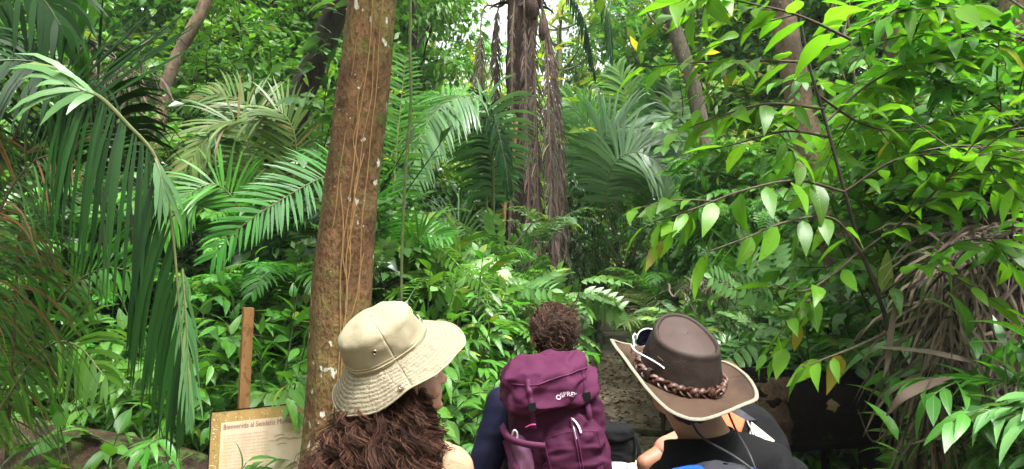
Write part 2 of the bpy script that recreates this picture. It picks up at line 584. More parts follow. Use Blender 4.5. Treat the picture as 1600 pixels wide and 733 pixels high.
def leaves_along(pts, g, n, t0=.25, ang=60, plane=False, upk=.25):
    """positions and directions of leaves set along a twig"""
    L = np.concatenate([[0], np.cumsum(np.linalg.norm(np.diff(pts, axis=0), axis=1))])
    t = np.linspace(t0, 1, n)
    B = np.stack([np.interp(t * L[-1], L, pts[:, k]) for k in range(3)], -1)
    T = nrm(np.stack([np.interp(t * L[-1], L, np.gradient(pts, axis=0)[:, k]) for k in range(3)], -1))
    S = np.cross(T, [0, 0, 1.0])
    S = nrm(np.where(np.linalg.norm(S, axis=-1, keepdims=True) < .15, np.array([1.0, 0, 0]), S))
    U = np.cross(S, T)
    if plane:
        ph = np.where(np.arange(n) % 2 == 0, 0, PI) + g.normal(0, .25, n)
    else:
        ph = np.arange(n) * 2.4 + g.uniform(0, 6) + g.normal(0, .3, n)
    a = R(ang) * np.linspace(1.05, .35, n) + g.normal(0, .15, n)
    D = T * np.cos(a)[:, None] + (S * np.cos(ph)[:, None] + U * np.sin(ph)[:, None]) * np.sin(a)[:, None]
    D = nrm(D + np.array([0, 0, upk]) * 0 + np.array([0, 0, -.12]))
    return B, D

def set_leaves(mb, tpl, B, D, sz, g, tilt=.35, mi=0):
    n = len(B)
    up = np.array([0, 0, 1.0]) + g.normal(0, tilt, (n, 3))
    sz = np.broadcast_to(np.asarray(sz, float), (n,))
    mb.batch(tpl, orient(D, up), B, np.stack([sz * g.uniform(.78, 1.2, n), sz, sz * g.uniform(.3, 1.9, n)], -1), mi)

def shrub_parts(seed, h=1.6, nst=8, spread=.75, twigs=4, tpl=L_BROAD, ll=.19, per=9, twl=.5, plane=True, t0=.25, lv=.35, stem_r=.009, bend=.5):
    """foliage and stems of an understorey shrub, rooted at the origin"""
    g = np.random.default_rng(seed)
    lf, st = MB(), MB()
    for k in range(nst):
        a = 2 * PI * k / nst + g.uniform(-.5, .5)
        tilt = spread * g.uniform(.1, 1)
        d = np.array([math.cos(a) * tilt, math.sin(a) * tilt, 1])
        L = h * g.uniform(.65, 1.12)
        p = stemline(g.normal(0, .05, 3) * [1, 1, 0], d, L, bend * .6, 8, g)
        st.tube(p, np.linspace(stem_r, stem_r * .35, len(p)), 5)
        B, D = leaves_along(p, g, per, .55, 60)
        set_leaves(lf, tpl, B, D, ll * g.uniform(.7, 1.15, per), g, lv)
        for j in range(twigs):
            t = g.uniform(t0, .95)
            i = int(t * (len(p) - 1))
            aa = a + g.uniform(-1.6, 1.6)
            d2 = np.array([math.cos(aa), math.sin(aa), g.uniform(.0, .8)])
            q = stemline(p[i], d2, twl * g.uniform(.6, 1.2), bend, 5, g)
            st.tube(q, np.linspace(stem_r * .5, stem_r * .25, len(q)), 4)
            B, D = leaves_along(q, g, per, .2, 62, plane)
            set_leaves(lf, tpl, B, D, ll * g.uniform(.7, 1.15, per), g, lv)
    return lf, st

def shrub(name, label, cat, group, mat, stem, seed, **kw):
    lf, st = shrub_parts(seed, **kw)
    r = thing(name, label, cat, group=group)
    lf.build('foliage', mat, r)
    for a in (0, 2.2, 4.3):   # the stools run down into the soil
        st.tube(crom([(.05 * math.cos(a), .05 * math.sin(a), .1), (.07 * math.cos(a), .06 * math.sin(a), -.8), (.02 * math.cos(a + 1), .05 * math.sin(a), -1.8), (.06 * math.cos(a), .02, -2.6)], 12), .013, 5)
    st.build('stem', stem, r)
    v = np.concatenate(lf.v)
    r['h'] = float(np.percentile(v[:, 2], 98))
    r['spread'] = float(np.percentile(np.hypot(v[:, 0], v[:, 1]), 97))
    return r

def tree_parts(seed, H=6, tr=.16, CR=2.4, nb=9, nt=5, per=70, ll=.17, tpl=L_TINY, crad=.55, lean=(0, 0), low=.55, flat=.8):
    """trunk with limbs, and a crown of leaf clusters set on the limb ends"""
    g = np.random.default_rng(seed)
    tk, cr = MB(), MB()
    n = 14
    z = np.linspace(0, H, n)
    wob = np.stack([fbm(np.stack([z * .5, 0 * z + seed, 0 * z], -1), 1, 2), fbm(np.stack([z * .5, 0 * z + seed + 9, 0 * z], -1), 2, 2)], -1) * .25
    p = np.stack([z * lean[0] + wob[:, 0], z * lean[1] + wob[:, 1], z], -1)
    p -= p[0]
    rad = tr * (1 - .55 * z / H) * (1 + .5 * np.exp(-z / .35))
    tk.tube(p, rad, 10, bump=lambda q, a: 1 + .13 * fbm(np.stack([np.cos(a)[None] * 2 + 0 * q[:, :1], np.sin(a)[None] * 2 + 0 * q[:, :1], q[:, 2:3] * 1.1 + 0 * a[None]], -1), seed, 3))
    ends = []
    for k in range(nb):
        t = low + (1 - low) * (k + g.uniform(0, 1)) / nb
        i = min(int(t * (n - 1)), n - 1)
        a = k * 2.4 + g.uniform(-.4, .4)
        d = np.array([math.cos(a), math.sin(a), g.uniform(.25, 1.1)])
        q = stemline(p[i], d, CR * g.uniform(.6, 1.15), .25, 7, g, .12)
        tk.tube(q, np.linspace(tr * .34 * (1.2 - t * .5), tr * .08, len(q)), 6)
        ends.append(q[-1])
        for j in range(nt):
            i2 = g.integers(3, 8)
            d2 = nrm(d) + g.normal(0, .75, 3)
            q2 = stemline(q[min(i2, 7)], d2, CR * g.uniform(.25, .6), .2, 5, g, .15)
            tk.tube(q2, np.linspace(tr * .12, tr * .04, len(q2)), 4)
            ends.append(q2[-1])
            ends.append(q2[3])
    for e in ends:
        m = int(per * g.uniform(.5, 1.3))
        o = g.normal(0, 1, (m, 3))
        o = o / np.maximum(np.linalg.norm(o, axis=1, keepdims=True), .01) * (g.random((m, 1)) ** .5) * crad * g.uniform(.7, 1.35)
        o[:, 2] *= flat * .7
        B = e + o
        D = nrm(nrm(o) * .8 + g.normal(0, .5, (m, 3)) + np.array([0, 0, -.35]))
        set_leaves(cr, tpl, B, D, ll * g.uniform(.65, 1.25, m), g, .5)
    return tk, cr

def tree(name, label, mat, bark, seed, group='forest trees', cat='tree', **kw):
    tk, cr = tree_parts(seed, **kw)
    r = thing(name, label, cat, group=group)
    tk.build('trunk', bark, r)
    cr.build('crown', mat, r)
    r['h'] = kw.get('H', 6)
    return r
# ------------------------------------------------------------------ people
_ico = None
def ico():
    global _ico
    if _ico is None:
        import bmesh
        bm = bmesh.new()
        bmesh.ops.create_icosphere(bm, subdivisions=3, radius=1)
        _ico = (np.array([v.co[:] for v in bm.verts]), np.array([[v.index for v in f.verts] for f in bm.faces]))
        bm.free()
    return _ico

class Blob:
    """soft body forms fused into one continuous skin"""
    def __init__(s): s.mb = MB()
    def ell(s, c, r, Rm=None):
        v, t = ico()
        v = v * np.broadcast_to(np.asarray(r, float), (3,))
        if Rm is not None: v = v @ np.asarray(Rm).T
        s.mb.add(v + np.asarray(c, float), tris=t)
        return s
    def limb(s, a, b, ra, rb, flat=(1, 1), n=None):
        a, b = np.asarray(a, float), np.asarray(b, float)
        L = np.linalg.norm(b - a)
        n = n or max(3, int(L / (min(ra, rb) * .35)) + 1)
        n = min(n, 40)
        for k in range(n):
            t = k / (n - 1)
            r = ra + (rb - ra) * t
            s.ell(a + (b - a) * t, (r * flat[0], r * flat[1], r))
        return s
    def chain(s, pts, rads):
        for k in range(len(pts) - 1):
            s.limb(pts[k], pts[k + 1], rads[k], rads[k + 1])
        return s
    def build(s, name, mat, voxel=.007, parent=None, smooth=4, disp=None):
        me = s.mb.mesh(name)
        o = bpy.data.objects.new(name, me)
        col.objects.link(o)
        m = o.modifiers.new('r', 'REMESH')
        m.mode = 'VOXEL'
        m.voxel_size = voxel
        m2 = o.modifiers.new('s', 'SMOOTH')
        m2.factor = .5
        m2.iterations = smooth
        bpy.context.view_layer.update()
        dg = bpy.context.evaluated_depsgraph_get()
        me2 = bpy.data.meshes.new_from_object(o.evaluated_get(dg))
        bpy.data.objects.remove(o)
        bpy.data.meshes.remove(me)
        me2.name = name
        me2.polygons.foreach_set('use_smooth', np.ones(len(me2.polygons), bool))
        me2.materials.clear()
        me2.materials.append(mat)
        if disp: displace(me2, disp)
        return link(name, me2, parent)

def displace(me, fn):
    n = len(me.vertices)
    co = np.zeros(n * 3, np.float32)
    me.vertices.foreach_get('co', co)
    no = np.zeros(n * 3, np.float32)
    me.vertex_normals.foreach_get('vector', no)
    co, no = co.reshape(-1, 3).astype(float), no.reshape(-1, 3)
    me.vertices.foreach_set('co', (co + no * fn(co)[:, None]).astype(np.float32).ravel())
    me.update()

def folds(amp, sx=5, sy=5, sz=9, seed=0):
    """cloth folds: sharp ridges between soft hollows"""
    def f(co):
        a = fbm(co * [sx, sy, sz], seed, 3)
        b = 1 - np.abs(fbm(co * [sx * 1.2, sy * 1.2, sz * 1.4], seed + 3, 2)) * 2.2
        return amp * (a * .6 + np.clip(b, -1, 1) * .7)
    return f

def eul(yaw, pitch, roll):
    """yaw left, chin up, tip to the right; degrees"""
    return np.array(Euler((R(pitch), R(roll), R(yaw)), 'XYZ').to_matrix())

SKIN = {}
def skin(name, c):
    m, nt, out = newmat(name)
    n = N(nt)
    tc = n.new('ShaderNodeTexCoord')
    f = n.noise(tc.outputs['Object'], 14, 4)
    p = n.new('ShaderNodeBsdfPrincipled')
    n.lk(n.ramp(f, [(.3, tuple(x * .82 for x in c)), (.7, c)]), p.inputs['Base Color'])
    p.inputs['Roughness'].default_value = .5
    p.inputs['Subsurface Weight'].default_value = .12
    p.inputs['Subsurface Radius'].default_value = (.02, .008, .004)
    n.lk(n.bump(n.noise(tc.outputs['Object'], 260, 2), .25, .002), p.inputs['Normal'])
    n.lk(p.outputs[0], out.inputs['Surface'])
    return m
M['skin_fair'] = skin('fair_skin', (.50, .27, .19))
M['skin_tan'] = skin('tanned_skin', (.27, .125, .07))
M['skin_brown'] = skin('brown_skin', (.30, .15, .085))
M['eye_white'] = plain('eye_white', (.75, .72, .68), .25)
M['eye_dark'] = plain('eye_iris', (.03, .018, .01), .15)
M['shoe'] = plain('hiking_shoe', (.05, .04, .03), .8, .4, 30, bump=.4)

def fingers(bl, wrist, hand, up, s=1.0, curl=.4):
    """palm and five separate fingers, relaxed"""
    d = nrm(np.asarray(hand) - np.asarray(wrist))
    x = nrm(np.cross(d, up))
    z = np.cross(x, d)
    w = np.asarray(wrist, float)
    for o in (-.024, -.008, .008, .024):
        bl.limb(w + d * .015 * s + x * o * .6 * s, w + d * .095 * s + x * o * s, .015 * s, .0125 * s, n=7)
    for o, L in ((-.036, .060), (-.012, .074), (.013, .079), (.037, .07)):
        p = w + d * .092 * s + x * o * .85 * s
        dd = d + x * o * 1.6
        for k in range(3):
            dd = nrm(dd - z * curl * (.35 + .35 * k))
            q = p + dd * L * s * (.42, .32, .26)[k]
            bl.limb(p, q, (.0098, .009, .0082)[k] * s, (.009, .0082, .0074)[k] * s, n=6)
            p = q
    p = w + d * .03 * s + x * .026 * s
    dd = nrm(d * .75 + x * .8)
    for k, L in enumerate((.04, .032, .026)):
        q = p + dd * L * s
        bl.limb(p, q, (.0125, .0105, .0092)[k] * s, (.0105, .0092, .008)[k] * s, n=6)
        p = q
        dd = nrm(dd + d * .3 - z * .15)

class Person:
    pass

def person(label, loc, H, yaw, hrot, arms, skinm, shirt, trousers, sleeve=.5, lean=0.0, sw=1.0, yoke=False, nudge=(0, 0, 0), collar=False, neckr=.052):
    """someone standing, facing +Y before the turn by yaw; hrot = head yaw, chin up, tip relative to the body"""
    p = Person()
    k = H / 1.70
    root = thing('person', label, 'person', loc, (0, 0, R(yaw)), group=None)
    p.root, p.k = root, k
    def S(a): return np.asarray(a, float) * k
    piv = S((nudge[0], nudge[1] + .012, 1.475 + nudge[2]))
    Hm = eul(*hrot)
    p.piv, p.Hm = piv, Hm
    def hp(a): return piv + Hm @ (np.asarray(a, float) * k)
    p.hp = hp
    b = Blob()
    b.ell(S((0, 0, .96)), S((.160, .112, .12))).ell(S((0, 0, 1.10)), S((.138, .098, .13)))
    b.ell(S((0, .005, 1.27)), S((.160, .110, .16)))
    b.limb(S((-.135 * sw, -.005, 1.385)), S((.135 * sw, -.005, 1.385)), .062 * k, .062 * k)
    for s in (-1, 1):
        b.limb(S((s * .14 * sw, -.005, 1.395)), S((s * .035, -.002, 1.445)), .045 * k, .042 * k)
    b.limb(S((0, -.012, 1.40)), piv + Hm @ S((0, -.012, .07)), neckr * 1.08 * k, neckr * k)
    ar = {}
    for s, (el, ha) in zip((-1, 1), arms):
        sh = S((s * .172 * sw, -.005, 1.385))
        el, ha = S(el), S(ha)
        b.chain([sh, sh * .5 + el * .5, el], [.05 * k, .044 * k, .034 * k])
        wr = el + (ha - el) * .78
        b.chain([el, el * .65 + wr * .35, wr], [.034 * k, .036 * k, .024 * k])
        fingers(b, wr, ha, np.array([s * -1.0, .2, .3]), k)
        ar[s] = (sh, el, wr)
        hip, kn, an = S((s * .088, 0, .90)), S((s * .10, .02, .49)), S((s * .105, -.025, .085))
        b.chain([hip, kn], [.083 * k, .052 * k])
        b.chain([kn, kn * .68 + an * .32 + S((0, -.015, 0)), an], [.05 * k, .052 * k, .034 * k])
        b.limb(S((s * .105, -.045, .045)), S((s * .115, .125, .035)), .04 * k, .032 * k)
    # the head
    e = lambda c, r: b.ell(hp(c), np.asarray(r) * k, Hm)
    e((0, -.012, .148), (.074, .094, .088))
    e((0, .022, .095), (.064, .070, .088))
    e((0, .045, .045), (.050, .045, .040))
    e((0, .080, .018), (.020, .016, .016))
    for s in (-1, 1):
        e((s * .038, .062, .075), (.026, .026, .026))
        e((s * .028, .078, .132), (.026, .014, .010))
        b.ell(hp((s * .076, -.008, .10)), np.array((.010, .021, .032)) * k, Hm)
    b.limb(hp((0, .090, .118)), hp((0, .112, .082)), .009 * k, .013 * k, n=6)
    for s in (-1, 1): e((s * .011, .100, .078), (.009, .011, .008))
    e((0, .089, .053), (.023, .012, .0075))
    e((0, .086, .040), (.021, .012, .008))
    p.body = b.build('body', skinm, .0062 * k, root, 3)
    for s in (-1, 1):
        m = MB()
        m.ball(hp((s * .030, .078, .112)), .0135 * k, n=14)
        eye = m.build('eye', M['eye_white'], root)
        m = MB()
        m.ball(hp((s * .030, .088, .112)), .0062 * k, n=10)
        m.build('iris', M['eye_dark'], eye)
    # clothes
    c = Blob()
    g = .014 * k
    c.ell(S((0, 0, .99)), S((.160, .112, .10)) + g * 1.3).ell(S((0, 0, 1.10)), S((.142, .100, .13)) + g * 1.2).ell(S((0, .005, 1.27)), S((.160, .110, .155)) + g)
    c.limb(S((-.135 * sw, -.005, 1.383)), S((.135 * sw, -.005, 1.383)), .062 * k + g * .8, .062 * k + g * .8)
    for s in (-1, 1):
        c.limb(S((s * .14 * sw, -.005, 1.398)), S((s * .035, -.002, 1.448)), .046 * k + g, .043 * k + g)
        sh, el, wr = ar[s]
        end = sh + (el - sh) * min(1, sleeve * 2)
        c.limb(sh, end, .05 * k + g, (.05 - .012 * min(1, sleeve * 2)) * k + g * 1.1)
        if sleeve > .5: c.limb(el, wr, .037 * k + g, .026 * k + g)
    c.ell(S((0, -.012, 1.395)), neckr * 1.08 * k + g * .9)
    if yoke:
        c.ell(S((.012, -.028, 1.425)), S((.125, .088, .088)))
    if collar:
        c.limb(S((0, -.012, 1.40)), S((0, .002, 1.475)), neckr * 1.08 * k + g * .9, neckr * k + g * .8)
    p.shirt = c.build('shirt', shirt, .0075 * k, root, 3, folds(.0055 * k, seed=int(H * 100)))
    t = Blob()
    t.ell(S((0, 0, .95)), S((.165, .118, .115)) + g)
    for s in (-1, 1):
        hip, kn, an = S((s * .088, 0, .90)), S((s * .10, .02, .49)), S((s * .105, -.025, .085))
        t.chain([hip, kn, an], [.083 * k + g, .056 * k + g, .045 * k + g])
    t.build('trousers', trousers, .011 * k, root, 3, folds(.006 * k, 6, 6, 10, 4))
    for s in (-1, 1):
        f = Blob()
        f.limb(S((s * .105, -.055, .05)), S((s * .116, .145, .042)), .052 * k, .044 * k)
        f.limb(S((s * .105, -.03, .05)), S((s * .105, -.03, .12)), .052 * k, .05 * k)
        f.build('shoe', M['shoe'], .012 * k, root, 3)
    return p

def curls(mb, starts, outs, lens, g, flare=.05, rad=.006, hr=.013, turns=5, n=30, front=None, ns=3, sway=.02, down=(0, 0, -1.0), clump=1, cspread=.006, wavy=1.0):
    """spiral locks of hair that fall from the scalp"""
    dn = np.asarray(down, float)
    for s, o, L in zip(starts, outs, lens):
        t = np.linspace(0, 1, n)
        fl = flare * g.uniform(.6, 1.4)
        base = s + np.outer(np.sin(t * PI * .62) * fl, o) + np.outer(t ** 1.15 * L, dn)
        sw = g.normal(0, sway, 3) * [1, 1, .3]
        base += np.outer(t ** 1.5, sw)
        ph = g.uniform(0, 2 * PI)
        tw = turns * g.uniform(.7, 1.3) * 2 * PI * t + ph
        hh = hr * g.uniform(.5, 1.4) * np.minimum(1, t * 3)
        a = nrm(np.cross(o, dn))
        base += np.outer(np.cos(tw) * hh, o) + np.outer(np.sin(tw) * hh, a)
        for c_ in range(clump):
            r = rad * g.uniform(.6, 1.35) * np.sin(PI * np.clip(.22 + t * .72, 0, 1)) ** .6
            of = g.normal(0, cspread, 3)
            of2 = g.normal(0, cspread * 1.6, 3)
            wv = fbm(np.stack([t * 5 + g.uniform(0, 99), 0 * t, 0 * t], -1), 3, 2)
            cut = g.uniform(.75, 1.0)
            q = base + of * np.minimum(1, t * 3)[:, None] + of2 * (t ** 2)[:, None] + np.outer(wv, g.normal(0, cspread * .8, 3))
            m_ = max(6, int(n * cut))
            mb.tube(q[:m_], r[:m_], ns, cap=False)

def hair_mat(name, c1, c2, c3):
    m, nt, out = newmat(name)
    n = N(nt)
    geo = n.new('ShaderNodeNewGeometry')
    c = n.ramp(geo.outputs['Random Per Island'], [(0, c1), (.5, c2), (1, c3)])
    tc = n.new('ShaderNodeTexCoord')
    p = n.new('ShaderNodeBsdfPrincipled')
    f = n.noise(n.mapping(tc.outputs['UV'], (30, 3, 1)), 3, 3)
    n.lk(n.mix(f, c, tuple(x * .25 for x in c1)), p.inputs['Base Color'])
    p.inputs['Roughness'].default_value = .55
    p.inputs['Specular IOR Level'].default_value = .3
    n.lk(n.bump(f, .8, .004), p.inputs['Normal'])
    n.lk(p.outputs[0], out.inputs['Surface'])
    return m
M['hair_auburn'] = hair_mat('auburn_hair', (.020, .008, .005), (.10, .034, .017), (.34, .14, .07))
M['hair_brown'] = hair_mat('brown_hair', (.03, .015, .009), (.10, .048, .026), (.24, .11, .055))
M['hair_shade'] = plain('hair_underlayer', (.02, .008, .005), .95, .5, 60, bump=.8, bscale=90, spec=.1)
M['hair_dark'] = hair_mat('dark_hair', (.008, .006, .005), (.02, .013, .01), (.04, .025, .018))
M['hair_long'] = hair_mat('chestnut_hair', (.05, .022, .012), (.12, .055, .03), (.20, .10, .05))

# ------------------------------------------------------------------ cloth and leather
def cloth_mat(name, c, c2, bump=.35, brim=False, rough=.85, fine=900, crease=22, cs=(1, 1, 1), stain=0):
    m, nt, out = newmat(name)
    n = N(nt)
    tc = n.new('ShaderNodeTexCoord')
    o = tc.outputs['Object']
    f = n.noise(o, 16, 5, .6)
    cc = n.mix(f, c, c2)
    wv = n.noise(o, fine, 2, .5)
    cr = n.noise(n.mapping(o, cs), crease, 4, .65)
    h = n.math('ADD', cr, n.math('MULTIPLY', wv, .25))
    if brim:
        sx = n.new('ShaderNodeSeparateXYZ')
        n.lk(tc.outputs['UV'], sx.inputs[0])
        st = n.math('SINE', n.math('MULTIPLY', sx.outputs[1], 2 * PI * 9))
        pu = n.noise(n.mapping(tc.outputs['UV'], (46, 4.5, 1)), 1.6, 3, .6)
        h = n.math('ADD', n.math('ADD', h, n.math('MULTIPLY', st, .12)), n.math('MULTIPLY', pu, 1.5))
        cc = n.mix(n.math('MULTIPLY', n.math('LESS_THAN', st, -.8), .35), cc, tuple(x * .55 for x in c))
    if stain:
        s2 = n.noise(o, 9, 3)
        cc = n.mix(n.ramp(s2, [(.5, (0, 0, 0)), (.72, (.7, .7, .7))]), cc, tuple(x * .45 for x in c))
    p = n.new('ShaderNodeBsdfPrincipled')
    p.inputs['Roughness'].default_value = rough
    p.inputs['Specular IOR Level'].default_value = .16
    n.lk(cc, p.inputs['Base Color'])
    n.lk(n.bump(h, bump, .008), p.inputs['Normal'])
    n.lk(p.outputs[0], out.inputs['Surface'])
    return m
M['hat_beige'] = cloth_mat('beige_hat_cotton', (.27, .235, .155), (.225, .19, .125), .35, crease=24)
M['brim_beige'] = cloth_mat('stitched_brim_cotton', (.27, .235, .16), (.225, .19, .13), .8, brim=True, crease=30)
M['seam'] = plain('stitched_seam', (.36, .29, .17), .9, .3, 80)
M['brass'] = plain('eyelet_metal', (.30, .24, .18), .3, metal=1)
M['hole'] = plain('eyelet_hole', (.01, .008, .006), .9)
M['tee_beige'] = cloth_mat('beige_tee_cotton', (.34, .22, .14), (.30, .195, .12), .15, crease=14)
M['leather'] = cloth_mat('worn_brown_leather', (.04, .025, .021), (.06, .039, .033), .12, rough=.5, fine=240, crease=12, stain=1)
M['leather_brim'] = cloth_mat('worn_brown_leather_brim', (.040, .022, .013), (.062, .037, .023), .3, rough=.7, fine=240, crease=20, stain=1)
M['leather_dark'] = cloth_mat('side_leather', (.019, .0125, .0105), (.034, .023, .019), .3, rough=.6, fine=240, crease=20, stain=1)
M['braid'] = plain('braided_leather', (.085, .034, .021), .5, .5, 60, bump=.4, spec=.5)
M['piping'] = plain('cream_piping', (.21, .185, .135), .8, .25, 120, bump=.3)
M['navy'] = cloth_mat('navy_jacket', (.003, .0035, .016), (.005, .006, .024), .5, rough=.7, crease=12)
M['black_cloth'] = cloth_mat('black_nylon', (.0025, .0025, .003), (.006, .006, .007), .5, rough=.85, crease=14)
M['grey_cloth'] = cloth_mat('charcoal_nylon', (.02, .02, .026), (.035, .035, .042), .3, rough=.6, crease=14)
M['maroon'] = cloth_mat('maroon_pack_nylon', (.034, .0045, .019), (.054, .008, .030), .3, rough=.78, fine=500, crease=16, cs=(1, 1, 1.6))
M['maroon_lid'] = cloth_mat('maroon_lid_nylon', (.048, .0065, .027), (.072, .012, .040), .3, rough=.78, fine=500, crease=14)
M['maroon_dark'] = cloth_mat('dark_maroon_webbing', (.06, .010, .036), (.08, .015, .05), .3, rough=.6)
M['mauve'] = cloth_mat('mauve_pocket_mesh', (.16, .075, .125), (.12, .045, .09), .3, rough=.6, crease=12)
M['print'] = plain('pale_print', (.55, .42, .50), .6)
M['orange'] = cloth_mat('orange_nylon', (.62, .13, .05), (.52, .10, .04), .2, rough=.55, crease=10)
M['cream'] = cloth_mat('cream_nylon', (.58, .52, .42), (.50, .45, .36), .2, rough=.6, crease=12)
M['blue'] = cloth_mat('royal_blue_nylon', (.010, .055, .52), (.012, .075, .62), .2, rough=.5, crease=9)
M['coral'] = cloth_mat('coral_shirt', (.62, .10, .12), (.55, .09, .10), .2)
M['peach'] = cloth_mat('peach_shirt', (.45, .19, .13), (.40, .165, .11), .2)
M['trouser'] = cloth_mat('drab_trousers', (.09, .085, .06), (.07, .065, .05), .3)
M['metal'] = plain('steel_zip', (.35, .35, .36), .3, metal=1)
M['white'] = plain('white_frame', (.75, .75, .78), .3)
M['lens'] = plain('dark_lens', (.006, .007, .02), .08, spec=.8)
M['cord'] = plain('black_cord', (.012, .011, .012), .6)

def ringsurf(prof, ax, ay, nt=96, zfn=None, rfn=None):
    """surface of revolution on an oval; prof rows (radius factor, offset outwards, height)"""
    th = np.linspace(0, 2 * PI, nt + 1)
    V = []
    for i, (rf, off, z) in enumerate(prof):
        x = (ax * rf + off) * np.cos(th)
        y = (ay * rf + off) * np.sin(th)
        zz = np.full_like(th, z)
        if zfn is not None: zz = zz + zfn(th, i, off)
        V.append(np.stack([x, y, zz], -1))
    return np.array(V), th

def closed(V):
    V[:, -1] = V[:, 0]
    return V

def put(o, parent, hp_piv, Hm, k, off, Ho=None):
    """hang a hat piece on the head"""
    Mx = Matrix.Identity(4)
    for i in range(3):
        for j in range(3): Mx[i][j] = float(Hm[i][j]) * k
    w = hp_piv + (Hm if Ho is None else Ho) @ (np.asarray(off) * k)
    Mx.translation = Vector(w)
    o.matrix_local = Mx
    return o

def text_mesh(body, size, extrude=.0006, bold=0.0):
    cu = bpy.data.curves.new('lettering', 'FONT')
    cu.body = body
    cu.size = size
    cu.extrude = extrude
    cu.offset = bold
    cu.align_x = 'LEFT'
    cu.resolution_u = 3
    o = bpy.data.objects.new('lettering', cu)
    col.objects.link(o)
    bpy.context.view_layer.update()
    me = bpy.data.meshes.new_from_object(o.evaluated_get(bpy.context.evaluated_depsgraph_get()))
    bpy.data.objects.remove(o)
    bpy.data.curves.remove(cu)
    return me

def mesh_co(me):
    co = np.zeros(len(me.vertices) * 3, np.float32)
    me.vertices.foreach_get('co', co)
    return co.reshape(-1, 3).astype(float)

def set_co(me, co):
    me.vertices.foreach_set('co', np.asarray(co, np.float32).ravel())
    me.update()

def solid(o, t, off=1):
    m = o.modifiers.new('thickness', 'SOLIDIFY')
    m.thickness = t
    m.offset = off
    return o

# ---- the woman in the beige hat
def bucket_hat(p):
    k = p.k
    off = (0, -.026, .212)
    ax, ay = .100, .115
    hat = bpy.data.objects.new('sun_hat', None)
    col.objects.link(hat)
    hat.parent = p.root
    hat.empty_display_size = .05
    put(hat, p.root, p.piv, p.Hm @ eul(-6, 19, 13), k, off, p.Hm)
    def wob(V, amp, sc, seed):
        n = fbm(V * sc, seed, 3)
        ridge = 1 - np.abs(fbm(V * sc * .8, seed + 4, 2)) * 2
        nn = V * [1, 1, .6]
        return V + nrm(nn) * (amp * (n + .6 * ridge))[..., None]
    # crown: side wall, rounded top edge, domed top
    pr = [(1.0, .001, -.004)] + [(1.0 - .10 * t ** 1.4, 0, .002 + .064 * t) for t in np.linspace(0, 1, 16)]
    pr += [(.90 * math.cos(a) ** .7, 0, .066 + .034 * math.sin(a)) for a in np.linspace(.1, 1.5, 16)] + [(.01, 0, .1005)]
    V, th = ringsurf(pr, ax, ay, 120)
    V = closed(wob(V, .0042, 17, 2))
    m = MB()
    m.grid(V)
    crown = m.build('crown', M['hat_beige'], hat)
    solid(crown, .002)
    def on(V0, i, j, d=.0):  # point on a ring
        return V0[i, j]
    # brim
    nb = 26
    prb = [(1.0, .078 * t, -.002 - .060 * t ** 1.1) for t in np.linspace(0, 1, nb)]
    def zf(th, i, o_):
        t = o_ / .078
        return t ** 1.5 * (.010 * np.cos(2 * th) + .006 * np.sin(3 * th + 1) + .004 * np.sin(7 * th + 2))
    Vb, th = ringsurf(prb, ax, ay, 144, zf)
    nz = fbm(Vb * [30, 30, 30], 8, 3) * .0022
    Vb[..., 2] += nz
    Vb = closed(Vb)
    m = MB()
    m.grid(Vb)
    solid(m.build('brim', M['brim_beige'], hat), .003)
    m = MB()
    m.tube(Vb[-1] - [0, 0, .001], .0028, 7, cap=False)
    m.build('brim_edge', M['hat_beige'], hat)
    m = MB()
    m.tube(V[2] * [1.012, 1.012, 1], .0022, 6, cap=False)
    m.tube(V[3] * [1.012, 1.012, 1] + [0, 0, .004], .0012, 5, cap=False)
    m.tube(V[17] * [1.006, 1.006, 1], .0016, 6, cap=False)
    for j in (109, 50):
        m.tube(V[1:18, j] * [1.008, 1.008, 1], .0013, 5, cap=False)
    m.build('stitched_seam', M['seam'], hat)
    # eyelets on the wearer's side of the crown and the brim snap
    # th = 0 is the wearer's right side
    for nm, c, nr, r in (('eyelet', V[12, 114] * 1.004, V[12, 114], .0070), ('eyelet', V[12, 97] * 1.004, V[12, 97], .0), ('snap', Vb[21, 141] + [.002, 0, .003], np.array([.75, -.1, .8]), .0075)):
        if r == 0: continue
        nr = nrm(np.asarray(nr) * ([1, 1, .35] if nm == 'eyelet' else [1, 1, 1]))
        u = nrm(np.cross(nr, [0, 0, 1.0]))
        w = np.cross(nr, u)
        a = np.linspace(0, 2 * PI, 21)
        ring = c + nr * .002 + (np.outer(np.cos(a), u) + np.outer(np.sin(a), w)) * r * .72
        m = MB()
        m.tube(ring, r * .34, 7, cap=False)
        ey = m.build(nm, M['brass'], hat)
        m = MB()
        m.ball(c + nr * .0018, (r * .6, r * .6, r * .25), np.stack([u, w, nr], -1), n=10)
        m.build('hole', M['hole'], hat) if nm == 'eyelet' else m.build('snap_cap', M['brass'], hat)
    # embroidered mark near the front
    m = MB()
    def mark(pts, r, mi):
        q = []
        for (a, z) in pts:
            j = (a + 24) / 360 * 120
            i = 2 + z * 14
            q.append(V[int(i), int(j) % 120] * 1.006)
        m.tube(crom(q, 18), r, 5, mi=mi)
    mark([(48, .5), (52, .95), (58, .7), (64, .95), (70, .55)], .0042, 0)
    mark([(50, .35), (54, .22), (56, .42), (60, .2), (64, .4), (68, .2)], .0022, 1)
    mark([(46, .95), (52, 1.1), (60, 1.12)], .0030, 2)
    m.build('embroidered_mark', [M['leaf_dark'], M['black_cloth'], plain('yellow_thread', (.6, .55, .03), .8)], hat)
    return hat

